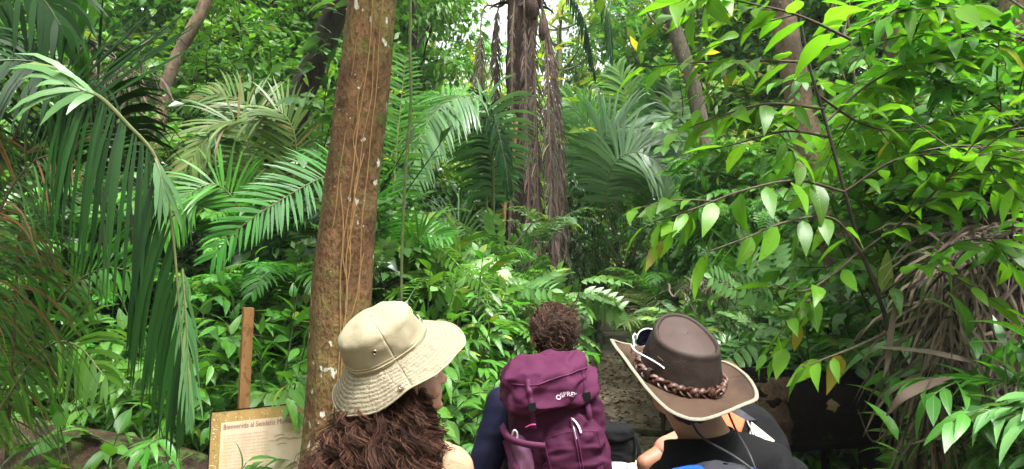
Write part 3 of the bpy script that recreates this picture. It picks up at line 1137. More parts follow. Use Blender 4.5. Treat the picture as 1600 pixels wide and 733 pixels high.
# ---- the man in the leather hat
def leather_hat(p):
    k = p.k
    off = (-.016, -.010, .132)
    ax, ay = .099, .115
    hat = bpy.data.objects.new('leather_hat', None)
    col.objects.link(hat)
    hat.empty_display_size = .05
    HL = eul(5, 17.5, 5)
    put(hat, p.root, p.piv, HL, k, off, p.Hm)
    hat.parent = p.root
    pr = [(1.02, .0, -.003)] + [(1.0 - .17 * t ** 1.2, 0, 0 + .096 * t) for t in np.linspace(0, 1, 14)]
    pr += [(.83 - .035 * (1 - math.cos(a)) * 1.5, 0, .096 + .010 * math.sin(a)) for a in np.linspace(.2, 2.6, 8)]
    def zc(th, i, o_):
        t = min(1, max(0, (i - 1) / 13))
        return t * (-.010 * np.cos(2 * th + PI) * -.6 + .020 * np.sin(th))
    V, th = ringsurf(pr, ax, ay, 96, zc)
    V = V + nrm(V * [1, 1, .3]) * (fbm(V * 22, 5, 3) * .0018)[..., None]
    V = closed(V)
    m = MB()
    m.grid(V)
    solid(m.build('crown', M['leather_dark'], hat), .002)
    # inset top panel
    last = V[-1]
    c = last[:-1].mean(0)
    T = np.array([c + (last - c) * s + np.array([0, 0, .012 * (1 - s ** 2)]) for s in np.linspace(1, .02, 14)])
    m = MB()
    m.grid(T)
    m.build('top_panel', M['leather'], hat)
    m = MB()
    m.tube(last + [0, 0, .001], .0022, 6, cap=False)
    bk = 72                        # th = 270 deg is the back
    m.tube(V[1:16, bk + 3] * 1.006, .0012, 5)
    m.build('seam', M['leather_dark'], hat)
    # brim, curled up at the sides
    nb = 22
    wmax = .087
    prb = [(1.0, wmax * t, 0) for t in np.linspace(0, 1, nb)]
    def zf(th, i, o_):
        t = o_ / wmax
        side = np.abs(np.cos(th)) ** 2.2
        return np.where(np.cos(th) > 0, .016, .060) * t ** 1.7 * side - .010 * t ** 1.2 * (1 - side) - .014 * t ** 1.5 * np.exp(-((th - R(240)) / R(30)) ** 2) + .030 * t ** 1.5 * np.exp(-((th - R(293)) / R(26)) ** 2)
    Vb, th = ringsurf(prb, ax, ay, 144, zf)
    side = np.abs(np.cos(th))[None]
    tt = np.linspace(0, 1, nb)[:, None]
    Vb[..., 0] *= 1 - .07 * (tt ** 2) * side ** 2
    Vb[..., 1] *= 1 + .05 * tt
    Vb[..., 2] += fbm(Vb * 18, 3, 3) * .0018
    Vb = closed(Vb)
    m = MB()
    m.grid(Vb)
    solid(m.build('brim', M['leather_brim'], hat), .0028)
    m = MB()
    e = Vb[-1]
    m.tube(e, .0052, 8, cap=False, flat=.7)
    m.build('edge_piping', M['piping'], hat)
    # three-strand braid round the crown
    m = MB()
    a = np.linspace(0, 2 * PI, 560)
    nn = 13
    for s in range(3):
        ph = nn * a + s * 2 * PI / 3
        rr = .0068 + .0042 * np.sin(2 * ph)
        z = .014 + .0088 * np.sin(ph)
        q = np.stack([(ax * .985 + rr) * np.cos(a), (ay * .985 + rr) * np.sin(a), z + .004 * np.sin(a)], -1)
        m.tube(q, .0062, 7, cap=False, flat=.55)
    m.build('braided_band', M['braid'], hat)
    # the round leather knot a little right of the back, with a pointed tab; a keeper loop on the left
    def at_(deg, z, out):
        t = R(deg)
        return np.array([(ax + out) * math.cos(t), (ay + out) * math.sin(t), z]), nrm(np.array([math.cos(t) / ax, math.sin(t) / ay, 0]))
    c, nr = at_(292, .014, .016)
    u = nrm(np.cross([0, 0, 1.0], nr))
    Rm = np.stack([u, np.cross(nr, u), nr], -1)
    m = MB()
    m.ball(c, (.020, .019, .006), Rm, n=18)
    for d in (.4, 2.0, 4.2):
        tipp = c + Rm @ np.array([math.cos(d) * .030, math.sin(d) * .026, .001])
        m.tube(np.linspace(c, tipp, 5), [.010, .010, .008, .005, .001], 6, flat=.4)
    a = np.linspace(0, 2 * PI, 17)
    m.tube(c + (np.stack([np.cos(a) * .012, np.sin(a) * .011, 0 * a + .006], -1)) @ Rm.T, .0032, 6, cap=False)
    m.build('knot', M['braid'], hat)
    c, nr = at_(203, .013, .010)
    u = nrm(np.cross([0, 0, 1.0], nr))
    Rm = np.stack([u, np.cross(nr, u), nr], -1)
    a = np.linspace(0, 2 * PI, 21)
    m = MB()
    for du in (-.004, 0, .004):
        m.tube(c + (np.stack([0 * a + du, np.cos(a) * .020, np.sin(a) * .009 - .002], -1)) @ Rm.T, .0026, 6, cap=False)
    m.build('keeper_loop', M['leather_dark'], hat)
    # small stitched tab high on the side
    m = MB()
    c, nr = at_(205, .062, -.006)
    m.tube(np.linspace(c + nr * .004 + [0, 0, .004], c + nr * .004 + np.array([.02, -.014, -.008]), 5), .0018, 5)
    m.build('stitched_tab', M['leather_brim'], hat)
    p.hat = hat
    p.hat_frame = (p.piv + p.Hm @ (np.array(off) * k), HL * k)
    return hat

def worn_straps(p, pack, mat, w=.058, th=.010, x=.105):
    k = p.k
    bpy.context.view_layer.update()
    for s in (-1, 1):
        m = MB()
        q = np.array([(s * (x - .01), -.165, 1.27), (s * x, -.125, 1.385), (s * (x + .005), -.07, 1.452), (s * (x + .008), .0, 1.476), (s * (x + .012), .075, 1.435), (s * (x + .018), .135, 1.31), (s * (x + .03), .130, 1.16), (s * (x + .05), .03, 1.05), (s * (x + .04), -.14, 1.02)]) * k
        strap(m, q, w * k, np.array([s * .25, -.2, 1.0]), th=th, n=36)
        o = m.build('shoulder_strap', mat)
        o.parent = pack
        o.matrix_parent_inverse = pack.matrix_world.inverted() @ p.root.matrix_world
        o.matrix_parent_inverse = pack.matrix_world.inverted() @ p.root.matrix_world
# ------------------------------------------------------------------ the hikers and what they carry
from mathutils.bvhtree import BVHTree

def drape(me, co2, off=.001, y0=-1.0):
    """lay points (x, z) on the near side of a mesh"""
    bv = BVHTree.FromPolygons([v.co[:] for v in me.vertices], [p.vertices[:] for p in me.polygons])
    out, last = [], 0
    for x, z in co2:
        h = bv.ray_cast(Vector((x, y0, z)), Vector((0, 1, 0)))
        if h[0] is not None: last = h[0].y
        out.append((x, last - off, z))
    return np.array(out)

def softbox(w, d, h, ex=3.0, prof=None, amp=.006, seed=0, fs=(9, 9, 13), nu=110, nv=80, top=.25, bot=.18, crease=1.0):
    """stuffed pack body: superellipse section, rounded at top and bottom, with cloth folds"""
    a = np.linspace(0, 2 * PI, nu + 1)
    cs, sn = np.cos(a), np.sin(a)
    X = np.sign(cs) * np.abs(cs) ** (2 / ex)
    Y = np.sign(sn) * np.abs(sn) ** (2 / ex)
    V = []
    for k in range(nv + 1):
        t = k / nv
        s = 1.0
        zt = t
        if t > 1 - top:
            q = (t - (1 - top)) / top
            s *= max(.004, (1 - q ** 2.6)) ** .5
        if t < bot:
            q = 1 - t / bot
            s *= max(.004, (1 - q ** 2.6)) ** .5
        pw = 1 if prof is None else np.interp(t, *prof)
        V.append(np.stack([X * w / 2 * s * pw, Y * d / 2 * s, np.full_like(a, zt * h)], -1))
    V = np.array(V)
    nn = nrm(np.stack([V[..., 0] / w, V[..., 1] / d, (V[..., 2] - h / 2) / h * .8], -1))
    q = V * np.array(fs)
    r = 1 - np.abs(fbm(q, seed, 3)) * 2.4
    V = V + nn * (amp * (fbm(q * .6, seed + 9, 2) * .8 + crease * np.clip(r, -1, 1)))[..., None]
    return closed(V)

def strap(mb, pts, w, up, mi=0, th=.003, n=24):
    """flat webbing"""
    c = crom(pts, n)
    T = nrm(np.gradient(c, axis=0))
    S = nrm(np.cross(T, up)) * w / 2
    U = nrm(np.cross(S, T)) * th
    V = np.stack([c - S, c - S + U, c + S + U, c + S, c - S], 1)
    mb.grid(V, mi=mi)

# ---------- woman in the beige hat
def hang(p, o):
    o.parent = p.root
    return o
c = P(630, 592, 1.95)
g0 = float(gz(c[0], c[1]))
H1 = 1.64
k1 = H1 / 1.7
yaw1 = -18
w1 = person('woman in beige sun hat with long curly auburn hair looking off to the side', (0, 0, 0), H1, yaw1, (-45, 13, 3),
            [((-.23, .02, 1.10), (-.20, .20, .95)), ((.23, .02, 1.10), (.20, .20, .95))], M['skin_fair'], M['tee_beige'], M['trouser'], sleeve=.3, nudge=(.055, .0, .03))
hc = np.array(Matrix.Rotation(R(yaw1), 3, 'Z') @ Vector(w1.hp((0, 0, .115))))
w1.root.location = (c[0] - hc[0], c[1] - hc[1], c[2] - hc[2])
bucket_hat(w1)
def locks(p, n, ang, zr, lens, rad, hr, turns, flare, seed, clump=6, cspread=.006, rr=(.080, .098), cz=.12, cy=-.012, sway=.02):
    g = np.random.default_rng(seed)
    st, ou = [], []
    for i in range(n):
        a = R(g.uniform(*ang))
        z = g.uniform(*zr)
        loc = np.array([math.cos(a) * rr[0], math.sin(a) * rr[1] + cy, z])
        st.append(p.hp(loc))
        o = p.Hm @ np.array([math.cos(a), math.sin(a), 0])
        ou.append(nrm(o * [1, 1, .25]))
    mb = MB()
    curls(mb, st, ou, [g.uniform(*lens) for _ in st], g, flare, rad, hr, turns, sway=sway, clump=clump, cspread=cspread)
    return mb
b = Blob()
b.ell(w1.hp((0, -.035, .095)), np.array((.084, .085, .09)) * k1, w1.Hm)
for a in np.linspace(150, 385, 12):
    s = w1.hp((math.cos(R(a)) * .06, math.sin(R(a)) * .08 - .02, .08))
    o = nrm((w1.Hm @ np.array([math.cos(R(a)), math.sin(R(a)), 0])) * [1, 1, .2])
    if a < 345:
        b.limb(s, s + o * .05 + np.array([0, 0, -.22]), .045, .035, n=12)
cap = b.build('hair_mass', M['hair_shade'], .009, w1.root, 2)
mb = locks(w1, 300, (168, 368), (.045, .125), (.26, .42), .0010, .017, 4.8, .078, 3, sway=.045, clump=20, cspread=.0065)
mbf = locks(w1, 90, (168, 368), (.045, .12), (.2, .40), .0005, .020, 6, .095, 30, sway=.045, clump=4, cspread=.012)
mbf.build('frizz', M['hair_auburn'], w1.root)
mb2 = locks(w1, 50, (-15, 25), (.045, .10), (.14, .24), .0010, .018, 4, .035, 4, sway=.03, clump=10, cspread=.005)
mb2.build('loose_curl', M['hair_auburn'], w1.root).name = 'side_curls'
mb.build('hair', M['hair_auburn'], w1.root)

# ---------- man in the leather hat
c = P(1066, 594, 1.85)
H3 = 1.66
k3 = H3 / 1.7
w3 = person('man in brown leather hat and black top with a blue pack', (0, 0, 0), H3, 6, (12, 14, -3),
            [((-.25, .0, 1.10), (-.22, .18, .98)), ((.25, .0, 1.10), (.22, .18, .98))], M['skin_brown'], M['black_cloth'], M['trouser'], sleeve=.3, neckr=.060, sw=.86, yoke=True, nudge=(-.112, .02, .055))
hc = np.array(Matrix.Rotation(R(6), 3, 'Z') @ Vector(w3.hp((0, 0, .115))))
w3.root.location = (c[0] - hc[0], c[1] - hc[1], c[2] - hc[2])
leather_hat(w3)
b = Blob()
b.ell(w3.hp((0, -.022, .145)), np.array((.079, .092, .085)) * k3, w3.Hm)
b.ell(w3.hp((0, -.055, .085)), np.array((.062, .050, .065)) * k3, w3.Hm)
b.build('hair', M['hair_dark'], .007, w3.root, 2, folds(.003, 40, 40, 20, 3))
# collar of the black top
m = MB()
a = np.linspace(0, 2 * PI, 49)
base = np.array([-.072, .006, 1.437]) * k3
rows = []
for t, rr_, in ((-.3, .125), (0, .108), (.35, .094), (.7, .086), (1.15, .085), (1.2, .080), (1.0, .076)):
    rows.append(base + np.stack([np.cos(a) * rr_, np.sin(a) * rr_ * .9 - .004, .055 * t - .012 * np.sin(a) + .006 * np.sin(2 * a + 1) + .014 * np.cos(a)], -1))
m.grid(np.array(rows)[:, ::-1])
m.build('collar', M['black_cloth'], w3.root)
# chin cord hanging down the back
m = MB()
for pts in ([(1078, 655), (1098, 684), (1150, 715), (1210, 760)], [(1136, 640), (1150, 672), (1172, 712), (1190, 760)]):
    m.tube(crom([P(x, y, Y) for (x, y), Y in zip(pts, (1.74, 1.70, 1.60, 1.57))], 24), .0028, 6)
o = m.build('chin_cord', M['cord'])
o.parent = w3.root
bpy.context.view_layer.update()
o.matrix_parent_inverse = w3.root.matrix_world.inverted()

# sunglasses resting on the front left of the hat
hf, hR = w3.hat_frame
yz = np.array(Matrix.Rotation(R(6), 3, 'Z'))
HW = yz @ (hR / k3)
hat_o = np.array(w3.root.location) + yz @ hf
gl = thing('sunglasses', 'white rimmed dark sunglasses propped on the leather hat', 'sunglasses')
Mx = Matrix.Identity(4)
for i in range(3):
    for j in range(3): Mx[i][j] = float(HW[i][j])
Mx.translation = Vector(hat_o)
gl.matrix_world = Mx
gl.rotation_mode = 'XYZ'
gl.rotation_euler.rotate_axis('Z', R(46))
# in the hat's own frame: lenses in front of the crown, arms back along it
def half(s):
    m = MB()
    cx = s * .036
    a = np.linspace(0, 2 * PI, 41)
    ring = np.stack([cx + .031 * np.sign(np.cos(a)) * np.abs(np.cos(a)) ** .8, .128 - .02 * ((cx + .031 * np.cos(a)) / .07) ** 2 * 1.4, .052 + .023 * np.sign(np.sin(a)) * np.abs(np.sin(a)) ** .8], -1)
    c0 = ring[:-1].mean(0) + [0, .004, 0]
    G = np.array([c0 + (ring - c0) * q for q in np.linspace(1, .02, 7)])
    m.grid(G)
    m.build('lens', M['lens'], gl)
    m = MB()
    m.tube(ring[0:21], .0017, 7)
    m.build('frame', M['white'], gl)
    m = MB()
    m.tube(crom([(s * .070, .108, .060), (s * .092, .085, .058), (s * .096, .03, .050), (s * .094, -.01, .036)], 20), .0013, 6, flat=1.6)
    m.build('temple', M['white'], gl)
half(-1)
half(1)
m = MB()
m.tube(crom([(-.008, .129, .060), (0, .131, .064), (.008, .129, .060)], 8), .0022, 6)
m.build('bridge', M['white'], gl)

# the blue pack on his back
pk = thing('backpack', 'blue and black backpack worn under the leather hat', 'backpack', P(1130, 729, 1.60) - np.array([0, 0, .46]), (0, R(-3), R(6)), 'backpacks of the hikers')
V = softbox(.31, .20, .46, 3.2, amp=.004, seed=3, top=.18)
m = MB(); m.grid(V[:, ::-1]); body = m.build('main_body', M['blue'], pk)
V2 = softbox(.15, .215, .20, 3.5, amp=.005, seed=6, top=.35) + np.array([.03, .0, .262])
m = MB(); m.grid(V2[:, ::-1]); m.build('top_lid', M['grey_cloth'], pk)
worn_straps(w3, pk, M['black_cloth'])
m = MB()
strap(m, [(.07, -.10, .47), (.075, -.118, .42), (.075, -.115, .30), (.07, -.11, .15)], .03, np.array([0, -1.0, 0]))
m.build('webbing', M['black_cloth'], pk)

# ---------- hiker with the maroon pack
c = P(862, 520, 2.9)
H2 = 1.72
k2 = H2 / 1.7
w2 = person('hiker in navy jacket with messy brown hair pinned up, behind maroon pack', (0, 0, 0), H2, 14, (-6, 6, 0),
            [((-.25, -.03, 1.08), (-.23, .15, .92)), ((.19, .05, 1.10), (.16, .2, .98))], M['skin_fair'], M['navy'], M['trouser'], sleeve=1.0, sw=.86, nudge=(.05, .02, .05))
hc = np.array(Matrix.Rotation(R(14), 3, 'Z') @ Vector(w2.hp((0, 0, .115))))
w2.root.location = (c[0] - hc[0], c[1] - hc[1], c[2] - hc[2])
b = Blob()
b.ell(w2.hp((0, -.022, .145)), np.array((.084, .098, .092)) * k2, w2.Hm)
b.ell(w2.hp((0, -.05, .085)), np.array((.070, .055, .07)) * k2, w2.Hm)
b.ell(w2.hp((.004, -.118, .130)), np.array((.034, .028, .034)) * k2, w2.Hm)
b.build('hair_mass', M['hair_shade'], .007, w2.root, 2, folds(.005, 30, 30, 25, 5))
g = np.random.default_rng(12)
m = MB()
for i in range(1500):
    z = g.uniform(-.25, 1)
    a = g.uniform(PI * .98, PI * 2.02)
    r_ = math.sqrt(max(0, 1 - z * z))
    s = np.array([r_ * math.cos(a) * .086, r_ * math.sin(a) * .100 - .020, .140 + z * .094 if z > 0 else .140 + z * .11])
    e = np.array([.004, -.128, .130]) + g.normal(0, .022, 3)
    t = np.linspace(0, g.uniform(.25, 1.0), 16)[:, None]
    mid = (s + e) / 2
    out = nrm(mid - np.array([0, -.02, .13])) * .024
    q = s * (1 - t) ** 2 + 2 * (mid + out) * t * (1 - t) + e * t ** 2
    ph = g.uniform(0, 6) + t[:, 0] * g.uniform(6, 16)
    q = q + np.stack([np.cos(ph), 0 * ph, np.sin(ph)], -1) * .006
    m.tube(np.array([w2.hp(x) for x in q]), .0012 * g.uniform(.6, 1.3), 4, cap=False)
for i in range(420):   # loops of the bun and fly-away ends
    c0 = np.array([.004, -.130, .130]) + g.normal(0, 1, 3) * [.026, .012, .026]
    a = np.linspace(0, g.uniform(3, 7), 16) + g.uniform(0, 6)
    rr_ = g.uniform(.008, .026)
    q = c0 + np.stack([np.cos(a) * rr_, np.sin(a * .7) * .012 - .004, np.sin(a) * rr_], -1)
    m.tube(np.array([w2.hp(x) for x in q]), .0012, 4, cap=False)
for i in range(90):
    a = g.uniform(PI * .85, PI * 2.15)
    z = g.uniform(.02, .22)
    s = np.array([math.cos(a) * .084, math.sin(a) * .08 - .02, z])
    d = nrm(np.array([math.cos(a), math.sin(a) * .6, g.normal(0, .6)]))
    t = np.linspace(0, 1, 10)[:, None]
    ph = g.uniform(0, 6) + t[:, 0] * 7
    q = s + d * t * g.uniform(.008, .024) + np.stack([0 * ph, 0 * ph, np.cos(ph) * .004], -1)
    m.tube(np.array([w2.hp(x) for x in q]), .0007, 4, cap=False)
for i in range(46):    # tufts that break the outline
    a = g.uniform(PI * .9, PI * 2.1)
    z = g.uniform(.10, .235)
    s = np.array([math.cos(a) * .075, math.sin(a) * .085 - .02, z])
    d = nrm(np.array([math.cos(a), math.sin(a) * .5, g.uniform(-.2, .9)]))
    L = g.uniform(.012, .030)
    tw = nrm(g.normal(0, 1, 3))
    for j in range(9):
        t = np.linspace(0, 1, 12)[:, None]
        q = s + g.normal(0, .005, 3) + d * t * L + tw * (t ** 2) * L * .9 + g.normal(0, .006, 3) * t
        m.tube(np.array([w2.hp(x) for x in q]), np.linspace(.0013, .0005, 12), 4, cap=False)
m.build('hair', M['hair_brown'], w2.root)

# the maroon pack
zt = P(852, 545, 2.62)[2]
base = P(868, 545, 2.60)
pk2 = thing('backpack', 'large maroon hiking backpack with bulging lid', 'backpack', (base[0] + .055, base[1], zt - .66), (R(2), R(-8), R(4)), 'backpacks of the hikers')
V = softbox(.335, .23, .56, 2.9, ([0, .5, .85, 1], [.9, 1.0, .94, .86]), amp=.008, seed=1, top=.16, fs=(8, 8, 13))
m = MB(); m.grid(V[:, ::-1]); body2 = m.build('main_body', M['maroon'], pk2)
V = softbox(.215, .10, .47, 2.7, ([0, .6, 1], [1, 1, .8]), amp=.010, seed=14, top=.22, fs=(9, 9, 14), crease=1.1) + np.array([.036, -.105, .0])
m = MB(); m.grid(V[:, ::-1]); fp = m.build('front_pocket', M['maroon'], pk2)
zz = np.linspace(.05, .455, 60)
L = drape(fp.data, [(.052 - .012 * ((z - .1) / .4), z) for z in zz], .0015)
m = MB()
for dx in (-.0045, .0045):
    m.tube(L + [dx, -.0005, 0], .0028, 6)
zp = m.build('zipper', M['maroon_dark'], pk2)
m = MB()
m.tube(L[50:], .0016, 5)
m.build('zip_teeth', M['metal'], zp)
m = MB()
q = drape(fp.data, [(.043, .452), (.052, .44), (.058, .425), (.060, .41)], .006)
m.tube(crom(q, 12), .0035, 6)
m.build('zip_pull', M['print'], pk2)
V = softbox(.315, .285, .165, 2.6, ([0, .35, .75, 1], [.98, 1.06, .92, .75]), amp=.014, seed=23, top=.62, bot=.3, fs=(7, 7, 11), crease=1.2)
# the lid sags towards the near side
V = V + np.array([-.008, -.012, .502])
V[..., 2] += -.03 * sm((-V[..., 1]) / .15) + .012 * (V[..., 0] / .15)
m = MB(); m.grid(V[:, ::-1]); lid = m.build('lid', M['maroon_lid'], pk2)
m = MB()
L = drape(lid.data, [(x, .592 + .010 * math.sin(x * 18)) for x in np.linspace(-.135, .135, 50)], .001)
m.tube(L, .0028, 6)
m.build('lid_seam', M['maroon_dark'], lid)
m = MB()
for x0 in (-.055, .120):
    m.tube(drape(fp.data, [(x0 + .01 * math.sin(z * 9), z) for z in np.linspace(.06, .40, 40)], .0008), .0016, 5)
m.tube(drape(fp.data, [(x, .395 + .02 * math.cos((x - .036) * 14)) for x in np.linspace(-.05, .118, 40)], .0008), .0016, 5)
m.build('stitched_seam', M['maroon_dark'], fp)
for x0 in (-.085, .10):
    m = MB()
    q = drape(lid.data, [(x0, z) for z in np.linspace(.60, .515, 14)], .002)
    q2 = [(x0, q[-1][1] + .02, .50), (x0, -.135, .47), (x0, -.13, .44)]
    strap(m, np.vstack([q, q2]), .017, np.array([0, -1.0, .2]), th=.002)
    st_ = m.build('lid_strap', M['maroon_dark'], pk2)
    m = MB()
    m.box(np.array([x0, q[-1][1] - .004, .517]), (.024, .008, .026))
    m.build('buckle', M['black_cloth'], st_)
# the letters on the lid, set on a shallow arc
me = text_mesh('OSPREY', .021, .0004, .0004)
co = mesh_co(me)
wd = co[:, 0].max()
rad = .032
ang = (co[:, 0] / wd - .5) * 1.75
rr_ = rad + co[:, 1]
cx, cz = .030, .505
pts = np.stack([cx + np.sin(ang) * rr_ * 1.05, cz + np.cos(ang) * rr_ * .95], -1)
out = drape(lid.data, pts, .0022)
out[:, 1] -= co[:, 2]
set_co(me, out)
me.materials.append(M['print'])
link('lettering', me, lid)
# mauve pocket and straps down its left side
V = softbox(.085, .20, .40, 2.5, ([0, .7, 1], [1.1, 1, .55]), amp=.007, seed=31, top=.2, fs=(12, 9, 9)) + np.array([-.135, -.035, .02])
m = MB(); m.grid(V[:, ::-1]); sp = m.build('side_pocket', M['mauve'], pk2)
m = MB()
strap(m, [(-.178, -.06, .40), (-.165, -.128, .33), (-.140, -.150, .25), (-.125, -.150, .19)], .026, np.array([0, -1.0, 0]))
m.build('compression_strap', M['maroon'], pk2)
m = MB()
strap(m, [(-.185, -.02, .44), (-.17, -.12, .42), (-.12, -.15, .40), (-.06, -.158, .385)], .022, np.array([0, -1.0, 0]))
m.build('compression_strap', M['maroon_dark'], pk2)
m = MB()
m.tube(crom([(-.160, -.125, .425), (-.150, -.135, .445), (-.142, -.130, .43), (-.150, -.132, .40)], 14), .0035, 6)
m.build('buckle', M['print'], pk2)
m = MB()
m.tube(crom([(-.112, -.145, .452), (-.095, -.150, .458), (-.08, -.148, .456)], 8), .005, 6, flat=.5)
m.build('pull_tab', plain('pink_tab', (.75, .06, .25), .5), pk2)
worn_straps(w2, pk2, M['maroon_dark'])

# ---------- hiker ahead, behind the leather hat: orange and cream pack, bare elbow
base = gpt(1122, 2.72)
w4 = person('hiker in peach top with long chestnut hair, bare elbow stuck out', tuple(base), 1.59, -4, (-8, 2, 6),
            [((-.298, -.06, 1.325), (-.25, .02, 1.09)), ((.27, .0, 1.12), (.22, .16, .98))], M['skin_tan'], M['peach'], M['trouser'], sleeve=.17, sw=.84)
k4 = 1.59 / 1.7
b = Blob()
b.ell(w4.hp((0, -.02, .145)), np.array((.083, .098, .092)) * k4, w4.Hm)
b.build('hair_mass', M['hair_long'], .007, w4.root, 2)
g = np.random.default_rng(9)
st, ou = [], []
for i in range(220):
    a = R(g.uniform(180, 372))
    st.append(w4.hp((math.cos(a) * .082, math.sin(a) * .095 - .02, g.uniform(.09, .17))))
    ou.append(nrm((w4.Hm @ np.array([math.cos(a), math.sin(a), 0])) * [1, 1, .2]))
m = MB()
curls(m, st, ou, g.uniform(.2, .30, 220), g, .03, .0042, .003, 2, n=18, sway=.02)
m.build('hair', M['hair_long'], w4.root)
pc = P(1128, 733, 2.42)
pk4 = thing('backpack', 'orange and cream panelled backpack half hidden by the leather hat', 'backpack', (pc[0], pc[1], pc[2] - .17), (0, R(9), R(-4)), 'backpacks of the hikers')
V = softbox(.375, .24, .395, 2.2, ([0, .6, 1], [1, 1, .9]), amp=.004, seed=41, top=.62, bot=.15)
m = MB(); m.grid(V[:, ::-1]); b4 = m.build('main_body', M['black_cloth'], pk4)
bpy.context.view_layer.update()
inv = pk4.matrix_world.inverted()
def patch(nm, mat, poly, parent, me, off=.003, n=14):
    """a sewn panel: a four-cornered patch of the photo laid on the pack"""
    q = np.array([(lambda v: (v.x, v.z))(inv @ Vector(P(x, y, 2.31))) for x, y in poly])
    s, t = np.meshgrid(np.linspace(0, 1, n), np.linspace(0, 1, n), indexing='ij')
    pts = q[0] * ((1 - s) * (1 - t))[..., None] + q[1] * ((1 - s) * t)[..., None] + q[2] * (s * t)[..., None] + q[3] * (s * (1 - t))[..., None]
    W = drape(me, pts.reshape(-1, 2), off).reshape(n, n, 3)
    m = MB(); m.grid(W)
    o = m.build(nm, mat, parent)
    solid(o, .003, 0)
    return o
patch('orange_panel', M['orange'], [(1130, 668), (1132, 640), (1166, 658), (1158, 676)], pk4, b4.data)
patch('cream_panel', M['cream'], [(1166, 696), (1176, 661), (1212, 690), (1196, 708)], pk4, b4.data)
patch('grey_edge', M['grey_cloth'], [(1134, 640), (1148, 634), (1186, 660), (1168, 660)], pk4, b4.data, .002)
m = MB()
q = [inv @ Vector(P(x, y, 2.28)) for x, y in ((1173, 662), (1176, 670), (1180, 678), (1181, 686))]
q = drape(b4.data, [(v.x, v.z) for v in q], .007)
m.tube(crom(q, 10), [.004, .003, .003, .003, .003, .003, .005, .006, .006, .004], 6)
m.build('zip_pull', M['metal'], pk4)
worn_straps(w4, pk4, M['black_cloth'])

# ---------- hiker further ahead, hidden by the maroon pack but for a daypack and a red sleeve
base = gpt(912, 3.75)
w5 = person('hiker in red top almost hidden ahead of the maroon pack', tuple(base), 1.46, 5, (10, -14, 0),
            [((-.22, .05, 1.10), (-.18, .22, 1.0)), ((.205, .02, 1.10), (.16, .20, 1.0))], M['skin_fair'], M['coral'], M['trouser'], sleeve=.35, nudge=(-.03, .03, -.02))
b = Blob()
b.ell(w5.hp((0, -.02, .145)), np.array((.083, .098, .092)) * .86, w5.Hm)
b.build('hair', M['hair_dark'], .007, w5.root, 2, folds(.004, 30, 30, 25, 5))
tp = P(930, 661, 3.5)
pk5 = thing('backpack', 'small black daypack with cream bottom, beside the maroon pack', 'backpack', (tp[0], tp[1], tp[2] - .36), (0, R(3), R(5)), 'backpacks of the hikers')
V = softbox(.34, .2, .36, 3.0, amp=.006, seed=51, top=.3)
V = V[:, ::-1]
m = MB(); m.grid(V); b5 = m.build('main_body', M['black_cloth'], pk5)
V = softbox(.365, .22, .24, 3.0, amp=.003, seed=52, top=.22) + np.array([.014, -.012, -.015])
m = MB(); m.grid(V[:, ::-1]); cb = m.build('lower_pocket', M['cream'], pk5)
m = MB()
V = softbox(.32, .225, .09, 2.6, amp=.006, seed=53, top=.5, bot=.4) + np.array([0, -.01, .285])
m.grid(V[:, ::-1]); m.build('lid', M['black_cloth'], pk5)
m = MB()
strap(m, [(.155, -.05, .33), (.165, -.09, .29), (.168, -.095, .24), (.172, -.09, .20)], .016, np.array([0, -1.0, 0]))
m.build('webbing', M['black_cloth'], pk5)
m = MB()
q = drape(cb.data, [(.11, .185), (.11, .16), (.11, .13)], .003)
m.tube(crom(q, 6), .008, 4)
m.build('badge', M['black_cloth'], pk5)
worn_straps(w5, pk5, M['black_cloth'])
# ------------------------------------------------------------------ setting: ground, trail
EXPO = 2.4
m = MB()
xs = np.concatenate([np.linspace(-60, -14, 24)[:-1], np.linspace(-14, 14, 141), np.linspace(14, 60, 24)[1:]])
ys = np.concatenate([np.linspace(-30, -4, 14)[:-1], np.linspace(-4, 22, 131), np.linspace(22, 90, 36)[1:]])
X, Y = np.meshgrid(xs, ys, indexing='xy')
m.grid(np.stack([X, Y, gz(X, Y)], -1))
mg, nt, out = newmat('forest_soil')
n = N(nt)
tc = n.new('ShaderNodeTexCoord')
o_ = tc.outputs['Object']
c0 = n.ramp(n.noise(o_, 1.1, 6, .6), [(.3, (.045, .03, .018)), (.55, (.085, .06, .036)), (.75, (.05, .062, .022))])
c0 = n.mix(n.ramp(n.noise(o_, 9, 5, .7), [(.5, (0, 0, 0)), (.62, (1, 1, 1))]), c0, (.13, .085, .045))
p_ = n.new('ShaderNodeBsdfPrincipled')
p_.inputs['Roughness'].default_value = .95
n.lk(c0, p_.inputs['Base Color'])
n.lk(n.bump(n.noise(o_, 14, 6, .7), .9, .04), p_.inputs['Normal'])
n.lk(p_.outputs[0], out.inputs['Surface'])
tag(m.build('ground', mg), kind='structure')

m = MB()
ty = np.linspace(-6, 20, 105)
V = []
for y in ty:
    c = trail_x(y)
    w_ = .85 + .18 * math.sin(y * 1.3) + .1 * math.sin(y * 2.9 + 1)
    x = c + np.linspace(-1, 1, 15) * w_
    V.append(np.stack([x, np.full(15, y), gz(x, np.full(15, y)) + .012 - .03 * np.abs(np.linspace(-1, 1, 15)) ** 4], -1))
m.grid(np.array(V)[:, ::-1])
mt, nt, out = newmat('trodden_earth')
n = N(nt)
tc = n.new('ShaderNodeTexCoord')
o_ = tc.outputs['Object']
c0 = n.ramp(n.noise(o_, 2.2, 6, .65), [(.3, (.22, .175, .12)), (.6, (.40, .33, .235)), (.8, (.19, .18, .09))])
c0 = n.mix(n.ramp(n.noise(o_, 17, 5, .7), [(.52, (0, 0, 0)), (.6, (1, 1, 1))]), c0, (.12, .085, .055))
p_ = n.new('ShaderNodeBsdfPrincipled')
